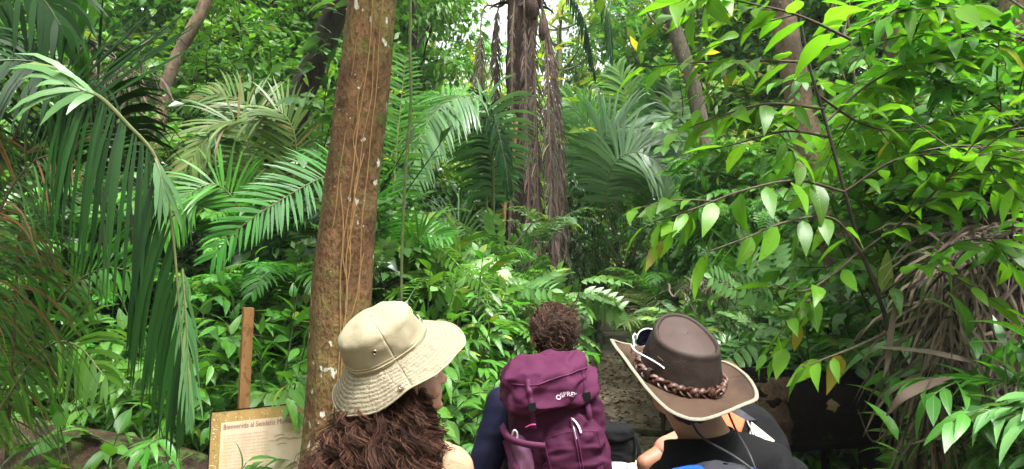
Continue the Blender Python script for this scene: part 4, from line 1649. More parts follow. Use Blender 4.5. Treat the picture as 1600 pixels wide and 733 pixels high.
p_.inputs['Roughness'].default_value = .85
n.lk(c0, p_.inputs['Base Color'])
n.lk(n.bump(n.noise(o_, 20, 6, .7), .9, .03), p_.inputs['Normal'])
n.lk(p_.outputs[0], out.inputs['Surface'])
tag(m.build('path', mt), kind='structure')

g = np.random.default_rng(21)
# fallen leaves on the path and by it
m = MB()
k = 2600
y = g.uniform(4.2, 17, k)
x = trail_x(y) + g.normal(0, 1.1, k)
B = np.stack([x, y, gz(x, y) + .02 + .02 * g.random(k)], -1)
a = g.uniform(0, 6.3, k)
set_leaves(m, L_OVAL, B, np.stack([np.cos(a), np.sin(a), .1 * g.normal(0, 1, k)], -1), g.uniform(.05, .15, k), g, .3)
tag(m.build('fallen_leaves', M['litter']), kind='stuff')

# low green cover on both sides of the path
def cover(nm, k, xr, yr, mat, tpl, sz, hmax, seed, near=.95):
    g = np.random.default_rng(seed)
    m = MB()
    y = g.uniform(yr[0], yr[1], k)
    x = g.uniform(xr[0], xr[1], k)
    keep = (np.abs(x - trail_x(y)) > near + .25 * np.sin(y * 2)) & ~((x < -1.4) & (y < 6.2))
    x, y = x[keep], y[keep]
    clump = .5 + .5 * noise(np.stack([x * 1.4, y * 1.4, 0 * x], -1), seed)
    keep = g.random(len(x)) < .25 + clump
    x, y, clump = x[keep], y[keep], clump[keep]
    z = gz(x, y) + g.random(len(x)) ** .6 * hmax * (.3 + clump)
    a = g.uniform(0, 6.3, len(x))
    D = np.stack([np.cos(a), np.sin(a), g.uniform(-.3, .5, len(x))], -1)
    set_leaves(m, tpl, np.stack([x, y, z], -1), D, g.uniform(*sz, len(x)), g, .45)
    return tag(m.build(nm, mat), kind='stuff')
# (the left log lies clear of it)
cover('ground_cover', 26000, (-3.2, 4.6), (5.0, 13), M['leaf_bright'], L_SMALL, (.05, .11), .22, 5)
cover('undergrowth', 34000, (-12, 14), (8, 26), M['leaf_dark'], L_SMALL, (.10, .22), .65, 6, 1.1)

# roots that cross the path
for i, (pts, lab) in enumerate((([(935, 652), (975, 655), (1010, 660), (1060, 662)], 'dark root crossing the trail farthest up, left of the leather hat brim'),
                                ([(940, 676), (985, 676), (1020, 672), (1070, 690)], 'mossy root crossing the trail just above the bare elbow'))):
    Yr = (9.6, 8.2)[i]
    w_ = [P(px, py, Yr + .12 * math.sin(px)) for px, py in pts]
    w_ = [np.array([q[0], q[1], float(gz(q[0], q[1])) + .015]) for q in w_]
    w_ = [w_[0] + (w_[0] - w_[1]) * 1.6 - [0, 0, .12]] + w_ + [w_[-1] + (w_[-1] - w_[-2]) * 1.2 - [0, 0, .12]]
    r = thing('tree_root', lab, 'root', w_[2], group=None)
    m = MB()
    c = crom(np.array(w_) - w_[2], 40)
    m.tube(c + np.stack([0 * c[:, 0], 0 * c[:, 0], noise(c * 5, 3) * .02], -1), .055 + .015 * noise(c * 6, 5), 9)
    o = m.build('tree_root', M['log_moss'])
    bpy.data.objects.remove(r)
    o.location = w_[2]
    tag(o, lab, 'root', 'roots across the trail')

# ------------------------------------------------------------------ the big trunk and its clinging vines
def wpts(l, Yd=None):
    return np.array([P(a[0], a[1], a[2] if len(a) > 2 else Yd) for a in l])

def crown_cluster(mb, c, Rr, k, ll, g, tpl=L_TINY):
    for _ in range(k):
        e = c + g.normal(0, 1, 3) * Rr * [.6, .6, .35]
        mm = 60
        o = g.normal(0, 1, (mm, 3)) * .28
        D = nrm(nrm(o) + g.normal(0, .5, (mm, 3)) + np.array([0, 0, -.3]))
        set_leaves(mb, tpl, e + o, D, ll * g.uniform(.7, 1.3, mm), g, .5)

def custom_tree(label, pts, rad, bark, leafm, base_px, Y, seed, ll=.16, clusters=26, crownR=1.5, extra=(), name='tree', group='forest trees', bumpy=.12, ns=16, crown=True, fl=1.0):
    g = np.random.default_rng(seed)
    base = gpt(base_px, Y)
    w_ = wpts(pts)
    w_ = np.vstack([base - [0, 0, .15], w_])
    top = w_[-1] + (w_[-1] - w_[-2]) * 1.3
    w_ = np.vstack([w_, top])
    c = crom(w_, 70) - base
    r = thing(name, label, 'tree', base, group=group)
    m = MB()
    rr = np.interp(np.linspace(0, 1, 70), np.linspace(0, 1, len(rad)), rad)
    rr = rr * (1 + .45 * np.exp(-np.maximum(c[:, 2], 0) / .35))
    m.tube(c, rr, ns, bump=lambda q, a: 1 + bumpy * fbm(np.stack([np.cos(a)[None] * 2.2 + 0 * q[:, :1], np.sin(a)[None] * 2.2 + 0 * q[:, :1], q[:, 2:3] * 1.6 + 0 * a[None]], -1), seed, 4))
    m.build('trunk', bark, r)
    tb = MB()
    end = c[-1]
    ends = []
    for k in range(7):
        a = k * 2.4
        q = stemline(c[60 + k], np.array([math.cos(a), math.sin(a), .7]), crownR * g.uniform(.7, 1.2), .1, 7, g, .1)
        tb.tube(q, np.linspace(rad[-1] * .5, .012, len(q)), 6)
        ends += [q[-1], q[4]]
    for e in extra:
        q = crom(wpts(e) - base, 14)
        tb.tube(q, np.linspace(rad[-1] * .45, .015, 14), 7)
    tb.build('limb', bark, r)
    if crown:
        cr = MB()
        for e in ends:
            crown_cluster(cr, e, crownR * .45, max(2, clusters // 12), ll, g)
        cr.build('crown', leafm, r)
    return r

big = custom_tree('stout leaning brown trunk with clinging vines, beside the welcome sign', [(528, 640, 4.5), (535, 460, 4.5), (548, 300, 4.5), (565, 150, 4.5), (582, -10, 4.5), (596, -160, 4.5)],
                  [.215, .19, .182, .172, .160, .150, .142, .135, .12], M['bark_big'], M['leaf_canopy'], 512, 4.5, 4, bumpy=.07, ns=40, clusters=30)
g = np.random.default_rng(31)
tr_line = [(520, 733), (528, 640), (535, 460), (548, 300), (565, 150), (582, -10), (596, -160)]
def tr_x(py, f):
    c = np.interp(-py, [-a[1] for a in tr_line], [a[0] for a in tr_line])
    hw = np.interp(-py, [-733, -460, 0, 160], [49, 46, 36, 32])
    return c + f * hw, f
vinelabels = ['thin tan vine climbing the left edge of the stout trunk', 'yellowish vine running down the middle of the stout trunk', 'branching tan vine low on the stout trunk', 'straight tan vine near the right edge of the stout trunk', 'short wavy vine in the middle of the stout trunk, halfway up', 'thin brown vine slanting across the stout trunk']
for i, (f0, f1, y0, y1, wv) in enumerate(((-.55, -.42, 390, -60, .06), (-.1, .05, 760, -80, .10), (-.1, .25, 700, 240, .12), (.55, .50, 470, -90, .05), (.2, -.1, 400, 120, .16), (.05, .35, 560, 60, .1))):
    py = np.linspace(y0, y1, 60)
    ph = g.uniform(0, 6)
    pts = []
    for j, y in enumerate(py):
        f = f0 + (f1 - f0) * j / 59 + wv * (math.sin(j * .16 + ph) * .6 + math.sin(j * .41 + ph * 2) * .4)
        f = np.clip(f, -.9, .9)
        x, _ = tr_x(y, f)
        hw = np.interp(-y, [-733, -460, 0, 160], [49, 46, 36, 32]) * 4.5 / F
        pts.append(P(x, y, 4.5 - hw * 1.06 * math.sqrt(1 - f * f) - .012))
    m = MB()
    pts = np.array(pts)
    m.tube(pts - pts[0], .0040 if i in (1, 2) else .003, 6)
    if i == 2:
        for b_ in (20, 34):
            q = pts[b_:b_ + 20] + np.linspace(0, 1, 20)[:, None] * np.array([(.10 if b_ == 20 else -.09), 0, 0])
            m.tube(q - pts[0], .0035, 5)
    o = m.build('climbing_vine', M['vine'])
    o.location = pts[0]
    tag(o, vinelabels[i], 'vine', 'vines on the stout trunk')

for i, (pts, rr, mat, lab) in enumerate((([(645, -60, 5.2), (641, 80, 5.2), (638, 180, 5.2), (634, 260, 5.2), (628, 345, 5.2), (624, 470, 5.2)], .011, 'vine_green', 'green liana hanging straight beside the stout trunk'),
                                        ([(806, 190, 10.6), (800, 250, 10.6), (790, 320, 10.5), (782, 390, 10.5), (772, 460, 10.4), (768, 520, 10.4)], .03, 'vine', 'pale liana slanting down left of the tall palm trunk'),
                                        ([(700, 470, 8.6), (740, 440, 8.8), (790, 395, 9), (830, 350, 9.2)], .012, 'stem_dark', 'thin bare stem slanting up toward the tall palm'),
                                        ([(1300, -40, 6.6), (1308, 60, 6.6), (1322, 130, 6.6), (1345, 210, 6.6)], .012, 'rachis_dead', 'pale hanging root strand right of the pale leaning trunk'),
                                        ([(1318, -40, 6.7), (1330, 70, 6.7), (1336, 150, 6.7), (1362, 250, 6.7)], .010, 'rachis_dead', 'thinner pale root strand, farthest from the pale leaning trunk'))):
    w_ = wpts(pts)
    m = MB()
    c = crom(w_, 40) - w_[0]
    c = c + np.stack([noise(c * 2, i), noise(c * 2, i + 9), 0 * c[:, 0]], -1) * .02
    m.tube(c, rr, 7)
    o = m.build('hanging_vine', M[mat])
    o.location = w_[0]
    tag(o, lab, 'vine', 'hanging lianas')

# other trunks
custom_tree('pale peeling trunk leaning left behind the sapling leaves', [(1345, 620, 7.8), (1325, 480, 7.8), (1290, 330, 7.8), (1255, 190, 7.8), (1222, 20, 7.8), (1205, -80, 7.8)],
            [.18, .16, .15, .14, .13, .12], M['bark_pale'], M['leaf_canopy'], 1352, 7.8, 11, bumpy=.1, extra=[[(1262, 200, 7.8), (1290, 120, 7.6), (1300, 20, 7.5), (1320, -60, 7.5)]])
custom_tree('faint reddish trunk leaning left at the upper right', [(1545, 500, 10), (1500, 330, 10), (1450, 200, 10), (1402, 70, 10), (1380, -40, 10)],
            [.2, .19, .18, .17, .15], M['bark_pale'], M['leaf_canopy'], 1570, 10, 12)
custom_tree('slender bent grey trunk under the open sky', [(1128, 520, 12), (1116, 400, 12), (1104, 260, 12), (1086, 150, 12), (1062, 70, 12), (1036, -20, 12)],
            [.15, .13, .125, .12, .11, .10], M['bark_grey'], M['leaf_hazy'], 1130, 12, 13, extra=[[(1064, 78, 12), (1045, 50, 12), (1025, 38, 12), (1005, 10, 12)], [(1040, -10, 12), (1060, -40, 12), (1090, -70, 12)]])
custom_tree('brown trunk at the top right edge', [(1615, 500, 7), (1602, 300, 7), (1592, 100, 7), (1590, -60, 7)], [.2, .18, .17, .16], M['bark_pale'], M['leaf_canopy'], 1620, 7, 14)
custom_tree('pale twisted trunk above the dark palm fronds at upper left', [(222, 400, 11), (250, 180, 11), (274, 95, 11), (318, 10, 11), (345, -70, 11)], [.11, .10, .09, .085, .08], M['bark_pale'], M['leaf_mid'], 215, 11, 15)
dk = custom_tree('dark leaning trunk hung with climbing leaves, left of the stout trunk', [(415, 430, 9), (440, 240, 9), (482, 120, 9), (528, 10, 9), (552, -60, 9)], [.19, .17, .15, .14, .13], M['bark_dark'], M['leaf_mid'], 405, 9, 16)
g = np.random.default_rng(8)
m = MB()
line = crom(wpts([(440, 240, 8.85), (482, 120, 8.85), (528, 10, 8.85), (545, -40, 8.85)]), 60)
i = g.integers(0, 60, 70)
B = line[i] + g.normal(0, .10, (70, 3)) * [1, .3, 1] - [0, .12, 0]
a = g.uniform(-1, 1, 70)
set_leaves(m, L_OVAL, B - np.array(dk.location), np.stack([np.sign(a) * .8 + a * .3, -.35 + 0 * a, -.5 + .5 * g.random(70)], -1), g.uniform(.14, .30, 70), g, .4)
m.build('climbing_leaves', M['leaf_pale'], dk)

# ------------------------------------------------------------------ palms drawn frond by frond
def palm(label, base, group='palms', cat='palm', name='palm_plant'):
    return thing(name, label, cat, base, group=group)

def fr(root, pts, mat, rmat, nm='frond', **kw):
    m = MB()
    b = np.array(root.location)
    frond(m, wpts(pts) - b, **kw)
    return m.build(nm, [M[mat], M[rmat]], root)

CAMN = np.array([0, -.9, .45])
g7 = np.random.default_rng(77)
A = palm('big dark palm arching across the left edge with hanging glossy fronds', gpt(-40, 4.6))
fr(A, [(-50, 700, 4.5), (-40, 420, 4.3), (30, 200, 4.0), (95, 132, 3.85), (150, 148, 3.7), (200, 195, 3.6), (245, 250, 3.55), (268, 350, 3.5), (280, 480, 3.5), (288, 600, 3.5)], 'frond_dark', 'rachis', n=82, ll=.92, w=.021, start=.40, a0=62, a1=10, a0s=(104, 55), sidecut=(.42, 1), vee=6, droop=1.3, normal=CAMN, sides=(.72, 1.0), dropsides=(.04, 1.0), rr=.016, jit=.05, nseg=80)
fr(A, [(210, 420, 4.7), (195, 250, 4.5), (160, 150, 4.3), (95, 108, 4.0), (0, 95, 3.8), (-130, 130, 3.6)], 'frond_dark', 'rachis_dark', n=66, ll=.58, w=.026, start=.30, a0=70, a1=30, vee=5, droop=.9, normal=CAMN, rr=.014, nseg=60)
fr(A, [(10, 720, 4.5), (22, 520, 4.2), (30, 360, 4.0), (42, 235, 3.9)], 'frond_brown', 'rachis_dead', n=70, ll=.78, w=.014, start=.12, a0=86, a1=55, vee=22, droop=.48, normal=(0, -1, .25), rr=.012)
fr(A, [(-60, 640, 4.2), (-30, 450, 4.0), (0, 330, 3.9), (50, 255, 3.8), (110, 240, 3.7)], 'frond_brown', 'rachis_dead', n=70, ll=.6, w=.013, start=.2, a0=80, a1=40, vee=12, droop=.6, normal=(0, -1, .4), rr=.012)
fr(A, [(-60, 760, 4.9), (10, 600, 4.7), (90, 470, 4.6), (160, 420, 4.5), (225, 430, 4.4)], 'frond_green', 'rachis', n=44, ll=.50, w=.024, start=.2, a0=74, a1=35, vee=15, droop=.4, normal=CAMN)
fr(A, [(-80, 780, 4.4), (0, 640, 4.3), (70, 545, 4.2), (120, 540, 4.1), (165, 590, 4.0)], 'frond_green', 'rachis', n=38, ll=.42, w=.024, start=.25, a0=74, a1=30, vee=12, droop=.5, normal=CAMN)
fr(A, [(165, 420, 4.3), (150, 200, 4.2), (128, 100, 4.1), (118, 20, 4.1)], 'frond_green', 'rachis_dark', n=7, ll=.34, w=.05, start=.72, a0=22, a1=4, vee=5, droop=.05, normal=CAMN, jit=.14)
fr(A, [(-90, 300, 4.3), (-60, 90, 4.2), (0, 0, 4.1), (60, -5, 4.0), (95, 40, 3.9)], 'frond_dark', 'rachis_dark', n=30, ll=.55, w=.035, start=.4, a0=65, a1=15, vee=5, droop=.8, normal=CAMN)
m = MB()
frond(m, wpts([(152, 150, 3.66), (132, 142, 3.62), (100, 130, 3.6)]) - np.array(A.location), n=5, ll=.40, w=.034, start=.05, a0=40, a1=8, vee=0, droop=.55, normal=CAMN, rr=.006, sides=(.8, 1))
m.build('pale_leaflets', [M['leaf_pale'], M['rachis']], A)
m = MB()
frond(m, wpts([(243, 248, 3.5), (250, 270, 3.48), (256, 300, 3.47)]) - np.array(A.location), n=5, ll=.28, w=.022, start=.05, a0=18, a1=5, vee=0, droop=.5, normal=CAMN, rr=.006)
m.build('pale_leaflets', [M['frond_grey'], M['rachis']], A)
m = MB()
frond(m, wpts([(285, 420, 3.5), (292, 520, 3.5), (296, 640, 3.5)]) - np.array(A.location), n=18, ll=.30, w=.014, start=.02, a0=18, a1=5, vee=0, droop=.7, normal=CAMN, rr=.006)
m.build('pale_leaflets', [M['frond_grey'], M['rachis']], A)

D = thing('dead_frond_clump', 'tangle of brown dead fronds behind the dark palm', 'dead fronds', wpts([(180, 420, 6)])[0])
D.location = gpt(185, 6.0)
g = np.random.default_rng(41)
m = MB()
c0 = P(182, 120, 6.0) - np.array(D.location)
for k in range(150):
    s = c0 + g.normal(0, .14, 3)
    d = nrm(g.normal(0, 1, 3) + [0, 0, -.8])
    q = stemline(s, d, g.uniform(.15, .55), 1.2, 6, g, .15)
    m.tube(q, g.uniform(.003, .010), 4, flat=.5)
m.build('dead_leaflets', M['dead_dark'], D)

Bp = palm('palm behind the stout trunk with one bright frond reaching left', gpt(592, 8.0))
fr(Bp, [(592, 600, 8), (598, 400, 7.8), (575, 290, 7.3), (515, 275, 6.7), (430, 318, 6.3), (370, 360, 6.15), (332, 402, 6.1)], 'frond_bright', 'rachis', n=74, ll=.45, w=.026, start=.36, a0=74, a1=40, vee=14, droop=.22, normal=(.2, -.85, .5), jit=.05)
fr(Bp, [(600, 600, 8.1), (608, 400, 8.1), (620, 230, 8.1), (634, 90, 8.2)], 'frond_green', 'rachis', n=74, ll=.40, w=.028, start=.2, a0=86, a1=60, vee=12, droop=.25, normal=(0, -1, .2))
fr(Bp, [(590, 600, 8.2), (570, 420, 8.3), (530, 330, 8.3), (470, 330, 8.2), (420, 390, 8.1)], 'frond_dark', 'rachis_dark', n=40, ll=.42, w=.03, start=.3, a0=72, a1=35, normal=CAMN)
fr(Bp, [(596, 600, 8.0), (620, 440, 8), (655, 370, 7.8), (700, 370, 7.6)], 'frond_green', 'rachis', n=40, ll=.40, w=.03, start=.25, a0=75, a1=30, normal=CAMN)

Ol = palm('olive palm with overlapping fan-like fronds below the canopy, left of the dark leaning trunk', gpt(418, 8.6))
for pts, mt_ in (([(418, 560, 8.6), (408, 330, 8.5), (375, 200, 8.3), (330, 205, 8.1), (283, 275, 7.9)], 'frond_olive'),
                 ([(418, 560, 8.8), (425, 330, 8.9), (402, 185, 9.0), (350, 148, 9.1), (296, 160, 9.2)], 'frond_olive'),
                 ([(420, 560, 8.5), (452, 330, 8.4), (462, 220, 8.3), (432, 172, 8.2), (385, 192, 8.1)], 'frond_olive'),
                 ([(418, 560, 8.3), (395, 380, 8.1), (350, 295, 7.9), (300, 300, 7.7), (258, 365, 7.5)], 'frond_green'),
                 ([(420, 560, 8.6), (440, 380, 8.8), (480, 270, 9), (505, 235, 9.1), (520, 280, 9.2)], 'frond_green')):
    fr(Ol, pts, mt_, 'rachis', n=70, ll=.62, w=.030, start=.34, a0=70, a1=30, vee=8, droop=.3, normal=(.1, -.8, .6), jit=.06)

Cm = palm('silvery palm left of the tall palm, one frond arching over to the left', gpt(765, 10.5))
fr(Cm, [(768, 520, 10.5), (772, 300, 10.4), (764, 185, 10.2), (735, 150, 10), (692, 165, 9.7), (658, 212, 9.4), (638, 295, 9.2)], 'frond_grey', 'rachis', n=96, ll=.80, w=.042, start=.36, a0=78, a1=40, vee=-8, droop=.55, normal=(-.3, -.6, .7))
fr(Cm, [(766, 520, 10.5), (760, 300, 10.5), (745, 200, 10.6), (705, 155, 10.8), (660, 150, 11), (615, 200, 11)], 'frond_green', 'rachis', n=80, ll=.70, w=.04, start=.38, a0=75, a1=35, vee=0, droop=.5, normal=(-.2, -.5, .8))
fr(Cm, [(770, 520, 10.5), (770, 300, 10.4), (762, 170, 10.3), (775, 190, 10.2), (790, 260, 10.1), (795, 300, 10.1)], 'frond_dark', 'rachis_dark', n=50, ll=.40, w=.03, start=.45, a0=55, a1=20, vee=-5, droop=.7, normal=CAMN)
fr(Cm, [(766, 520, 10.5), (745, 400, 10.3), (715, 345, 10.1), (680, 350, 9.9), (650, 400, 9.8)], 'frond_grey', 'rachis', n=44, ll=.45, w=.028, start=.3, a0=72, a1=30, normal=CAMN)

Cr = palm('broad palm with overlapping arched fronds right of the tall palm', gpt(985, 14))
for pts, mt_, ll_ in (([(985, 470, 14), (960, 300, 14), (930, 210, 13.8), (895, 165, 13.6), (866, 160, 13.5)], 'frond_bright', .7),
                      ([(985, 470, 14), (950, 330, 13.8), (915, 250, 13.5), (880, 225, 13.3), (856, 260, 13.2)], 'frond_green', .7),
                      ([(985, 470, 14.2), (995, 300, 14.2), (985, 180, 14.3), (965, 105, 14.4)], 'frond_green', .75),
                      ([(985, 470, 14.2), (1005, 300, 14.2), (1025, 190, 14.2), (1042, 108, 14.2)], 'frond_green', .75),
                      ([(985, 470, 14), (1020, 330, 14), (1048, 220, 14), (1050, 110, 14.2)], 'frond_grey', .5),
                      ([(985, 470, 13.6), (935, 330, 13.2), (930, 235, 13), (965, 200, 12.9), (1005, 210, 12.8), (1035, 262, 12.7)], 'frond_grey', .95),
                      ([(985, 470, 13.4), (950, 350, 12.9), (955, 265, 12.6), (990, 238, 12.5), (1030, 255, 12.4), (1055, 300, 12.3)], 'frond_grey', .9),
                      ([(985, 470, 14), (1000, 350, 13.8), (1040, 290, 13.6), (1085, 290, 13.5), (1110, 340, 13.4)], 'frond_green', .6)):
    fr(Cr, pts, mt_, 'rachis', n=84, ll=ll_, w=.05, start=.47, a0=72, a1=28, vee=0, droop=.4, normal=CAMN)

# the tall palm with its skirt of dead fronds
T = palm('tall shaggy palm with hanging dead fronds and brown fruit', gpt(835, 12), name='palm_tree', cat='palm tree')
b = np.array(T.location)
m = MB()
c = crom(np.vstack([b - [0, 0, .1], wpts([(822, 430, 12), (814, 250, 12), (814, 100, 12), (818, 0, 12), (822, -70, 12)])]), 60) - b
rr = np.interp(np.linspace(0, 1, 60), [0, .5, .85, 1], [.32, .22, .25, .44])
m.tube(c, rr, 18, bump=lambda q, a: 1 + .22 * fbm(np.stack([np.cos(a)[None] * 3 + 0 * q[:, :1], np.sin(a)[None] * 3 + 0 * q[:, :1], q[:, 2:3] * 2.5 + 0 * a[None]], -1), 5, 3))
m.build('trunk', M['bark_palm'], T)
m = MB()   # old leaf bases round the top
g = np.random.default_rng(5)
for k in range(30):
    a = k * 2.4
    t = 45 + k * 14 / 30
    s = c[int(t)]
    d = np.array([math.cos(a), math.sin(a), .9])
    q = stemline(s + nrm(d * [1, 1, 0]) * .12, d, g.uniform(.25, .5), 1.8, 6, g, .08)
    m.tube(q, np.linspace(.07, .02, len(q)), 6, flat=.5)
m.build('leaf_bases', M['bark_dark'], T)
dead_list = (([(816, -60, 11.9), (848, 20, 11.7), (862, 100, 11.6), (868, 250, 11.55), (876, 440, 11.5)], 'dead_dark', .36, .25),
             ([(816, -50, 11.8), (832, 60, 11.6), (838, 200, 11.55), (840, 330, 11.5), (842, 430, 11.5)], 'dead_dark', .36, .2),
             ([(812, -40, 12), (786, 8, 12), (757, 12, 12), (750, 70, 12), (750, 160, 12), (746, 275, 12)], 'dead', .34, .38),
             ([(810, -60, 12.1), (790, -20, 12.2), (776, 30, 12.2), (775, 120, 12.2), (774, 215, 12.2)], 'dead_dark', .30, .3),
             ([(808, -40, 12), (800, 60, 11.7), (800, 200, 11.65), (798, 330, 11.6), (794, 430, 11.6)], 'dead', .20, .15),
             ([(820, -40, 11.7), (852, 60, 11.5), (858, 200, 11.4), (862, 330, 11.4), (868, 450, 11.4)], 'dead_dark', .36, .2),
             ([(816, -40, 12.2), (850, 20, 12.4), (868, 130, 12.4), (882, 330, 12.4), (888, 420, 12.4)], 'dead_dark', .30, .3),
             ([(816, -60, 11.9), (820, 40, 11.6), (822, 160, 11.5), (826, 300, 11.45), (828, 430, 11.45)], 'dead_dark', .26, .2))
for pts, mt_, ll_, st_ in dead_list:
    fr(T, pts, mt_, 'rachis_dead', nm='dead_frond', n=130, ll=ll_, w=.020, start=st_, a0=38, a1=12, vee=10, droop=1.3, normal=CAMN, jit=.3, broken=.12, rr=.022, nseg=60)
for pts in ([(822, -80, 12), (872, -40, 11.8), (912, 30, 11.6), (930, 115, 11.5)], [(822, -80, 12), (900, -70, 11.6), (945, 5, 11.3), (956, 90, 11.2)], [(815, -80, 12), (740, -130, 12), (640, -120, 12), (590, -30, 12)], [(818, -80, 12), (840, -170, 11), (870, -200, 9.6), (900, -120, 8.6)], [(816, -80, 12), (780, -180, 12.5), (700, -220, 13), (620, -180, 13.4)], [(816, -80, 12.2), (880, -170, 13), (960, -180, 14), (1020, -120, 14.6)]):
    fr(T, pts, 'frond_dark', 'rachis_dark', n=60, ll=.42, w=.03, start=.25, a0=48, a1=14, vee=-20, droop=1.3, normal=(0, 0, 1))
cone = P(848, 47, 11.4) - b
m = MB()
V = []
for t in np.linspace(0, 1, 26):
    r_ = .068 * math.sin(PI * (.06 + .9 * t)) ** .6
    a = np.linspace(0, 2 * PI, 29)
    bump_ = 1 + .13 * np.cos(a * 9 + (int(t * 25) % 2) * PI) * math.cos(t * 25 * PI)
    V.append(np.stack([np.cos(a) * r_ * bump_, np.sin(a) * r_ * bump_, 0 * a + .17 - .34 * t], -1))
m.grid(np.array(V)[:, ::-1] + cone)
m.build('fruit_cluster', M['bark_palm'], T)
m = MB()
m.tube(crom([wpts([(830, -40, 11.9)])[0] - b, wpts([(844, -20, 11.5)])[0] - b, cone + [0, 0, .17]], 12), .018, 7)
m.build('fruit_stalk', M['stem_dark'], T)
m = MB()
for px, py, sc in ((829, 12, 1.3), (838, -6, 1.2)):
    q = P(px, py, 11.55) - b
    V = []
    for t in np.linspace(0, 1, 14):
        r_ = .09 * sc * math.sin(PI * (.05 + .9 * t)) ** .7
        a = np.linspace(0, 2 * PI, 17)
        V.append(np.stack([np.cos(a) * r_ + .05 * t, np.sin(a) * r_, 0 * a + .25 - .45 * t], -1))
    mm = MB()
    mm.grid(np.array(V)[:, ::-1] + q)
    mm.build('flower_bract', M['bark_palm'], T)

# rosettes of smaller palms, copied
def rosette(label, mat, rmat, seed, nf=9, L=1.6, ll=.34, w=.026, n=34, e0=(58, 88), e1=(-50, -5), group='small palms', start=.2, droop=.4):
    g = np.random.default_rng(seed)
    r = palm(label, (0, 0, 0), group)
    h = 0
    for k in range(nf):
        m = MB()
        p_ = arch_path(L * g.uniform(.8, 1.1), g.uniform(*e0), g.uniform(*e1), 8, g.uniform(-.5, .5))
        h = max(h, p_[:, 2].max())
        a = 2 * PI * k / nf + g.uniform(-.25, .25)
        c_, s_ = math.cos(a), math.sin(a)
        p_ = np.stack([p_[:, 0] * c_ - p_[:, 1] * s_, p_[:, 0] * s_ + p_[:, 1] * c_, p_[:, 2]], -1)
        frond(m, p_, n=n, ll=ll * L / 1.6, w=w, start=start, a0=74, a1=30, vee=12, droop=droop, rr=.010, rg=g)
        m.build('frond', [M[mat], M[rmat]], r)
    st = MB()
    st.tube(crom([(0, 0, .02), (.02, 0, -1), (-.03, .02, -2.5), (0, 0, -4)], 24), .035, 8)
    st.build('stem', M['stem_brown'], r)
    r['h'] = h * .93
    r['palm_size'] = 1.0
    return r
# ------------------------------------------------------------------ saplings with large leaves, right foreground
def sapling(label, base, stem, branches, seed, rad=.015, leaf=(.16, .26), matl='leaf_big', sub=3):
    g = np.random.default_rng(seed)
    r = thing('sapling', label, 'sapling', base, group='broad-leaved saplings')
    b = np.array(base)
    m, lf = MB(), MB()
    w_ = np.vstack([b, wpts(stem)]) - b
    c = crom(w_, 50)
    m.tube(c, np.linspace(rad, rad * .45, 50), 8)
    tw = MB()
    for br in branches:
        q = crom(wpts(br['p']) - b, 26)
        Lq = np.linalg.norm(np.diff(q, axis=0), axis=1).sum()
        tw.tube(q, np.linspace(br.get('r', .009), .003, 26), 5)
        nl = br.get('n', max(4, int(Lq / .085)))
        B, D = leaves_along(q, g, nl, br.get('t0', .12), 68, True)
        D = nrm(D + np.array([0, 0, -br.get('dr', .08)]) + g.normal(0, .12, D.shape))
        sz = g.uniform(*leaf, nl) * br.get('s', 1)
        set_leaves(lf, L_BIG, B + D * .02, D, sz, g, .35)
        for j in range(int(br.get('sub', sub) * 1.7 + .5)):
            i = int(g.uniform(.2, .95) * 25)
            d = nrm(nrm(q[min(i + 1, 25)] - q[i]) + g.normal(0, .65, 3) * [1, 1, .6])
            q2 = stemline(q[i], d, g.uniform(.25, .55), .35, 8, g, .06)
            tw.tube(q2, np.linspace(.005, .002, len(q2)), 4)
            n2 = g.integers(5, 9)
            B, D = leaves_along(q2, g, n2, .15, 66, True)
            D = nrm(D + np.array([0, 0, -.06]) + g.normal(0, .15, D.shape))
            set_leaves(lf, L_BIG, B, D, g.uniform(leaf[0] * .7, leaf[1] * .9, n2), g, .4)
    m.build('stem', M['stem_dark'], r)
    tw.build('branch', M['stem_brown'], r)
    lf.build('leaves', M[matl], r)
    return r

def br(*pts, **k):
    k['p'] = list(pts)
    return k

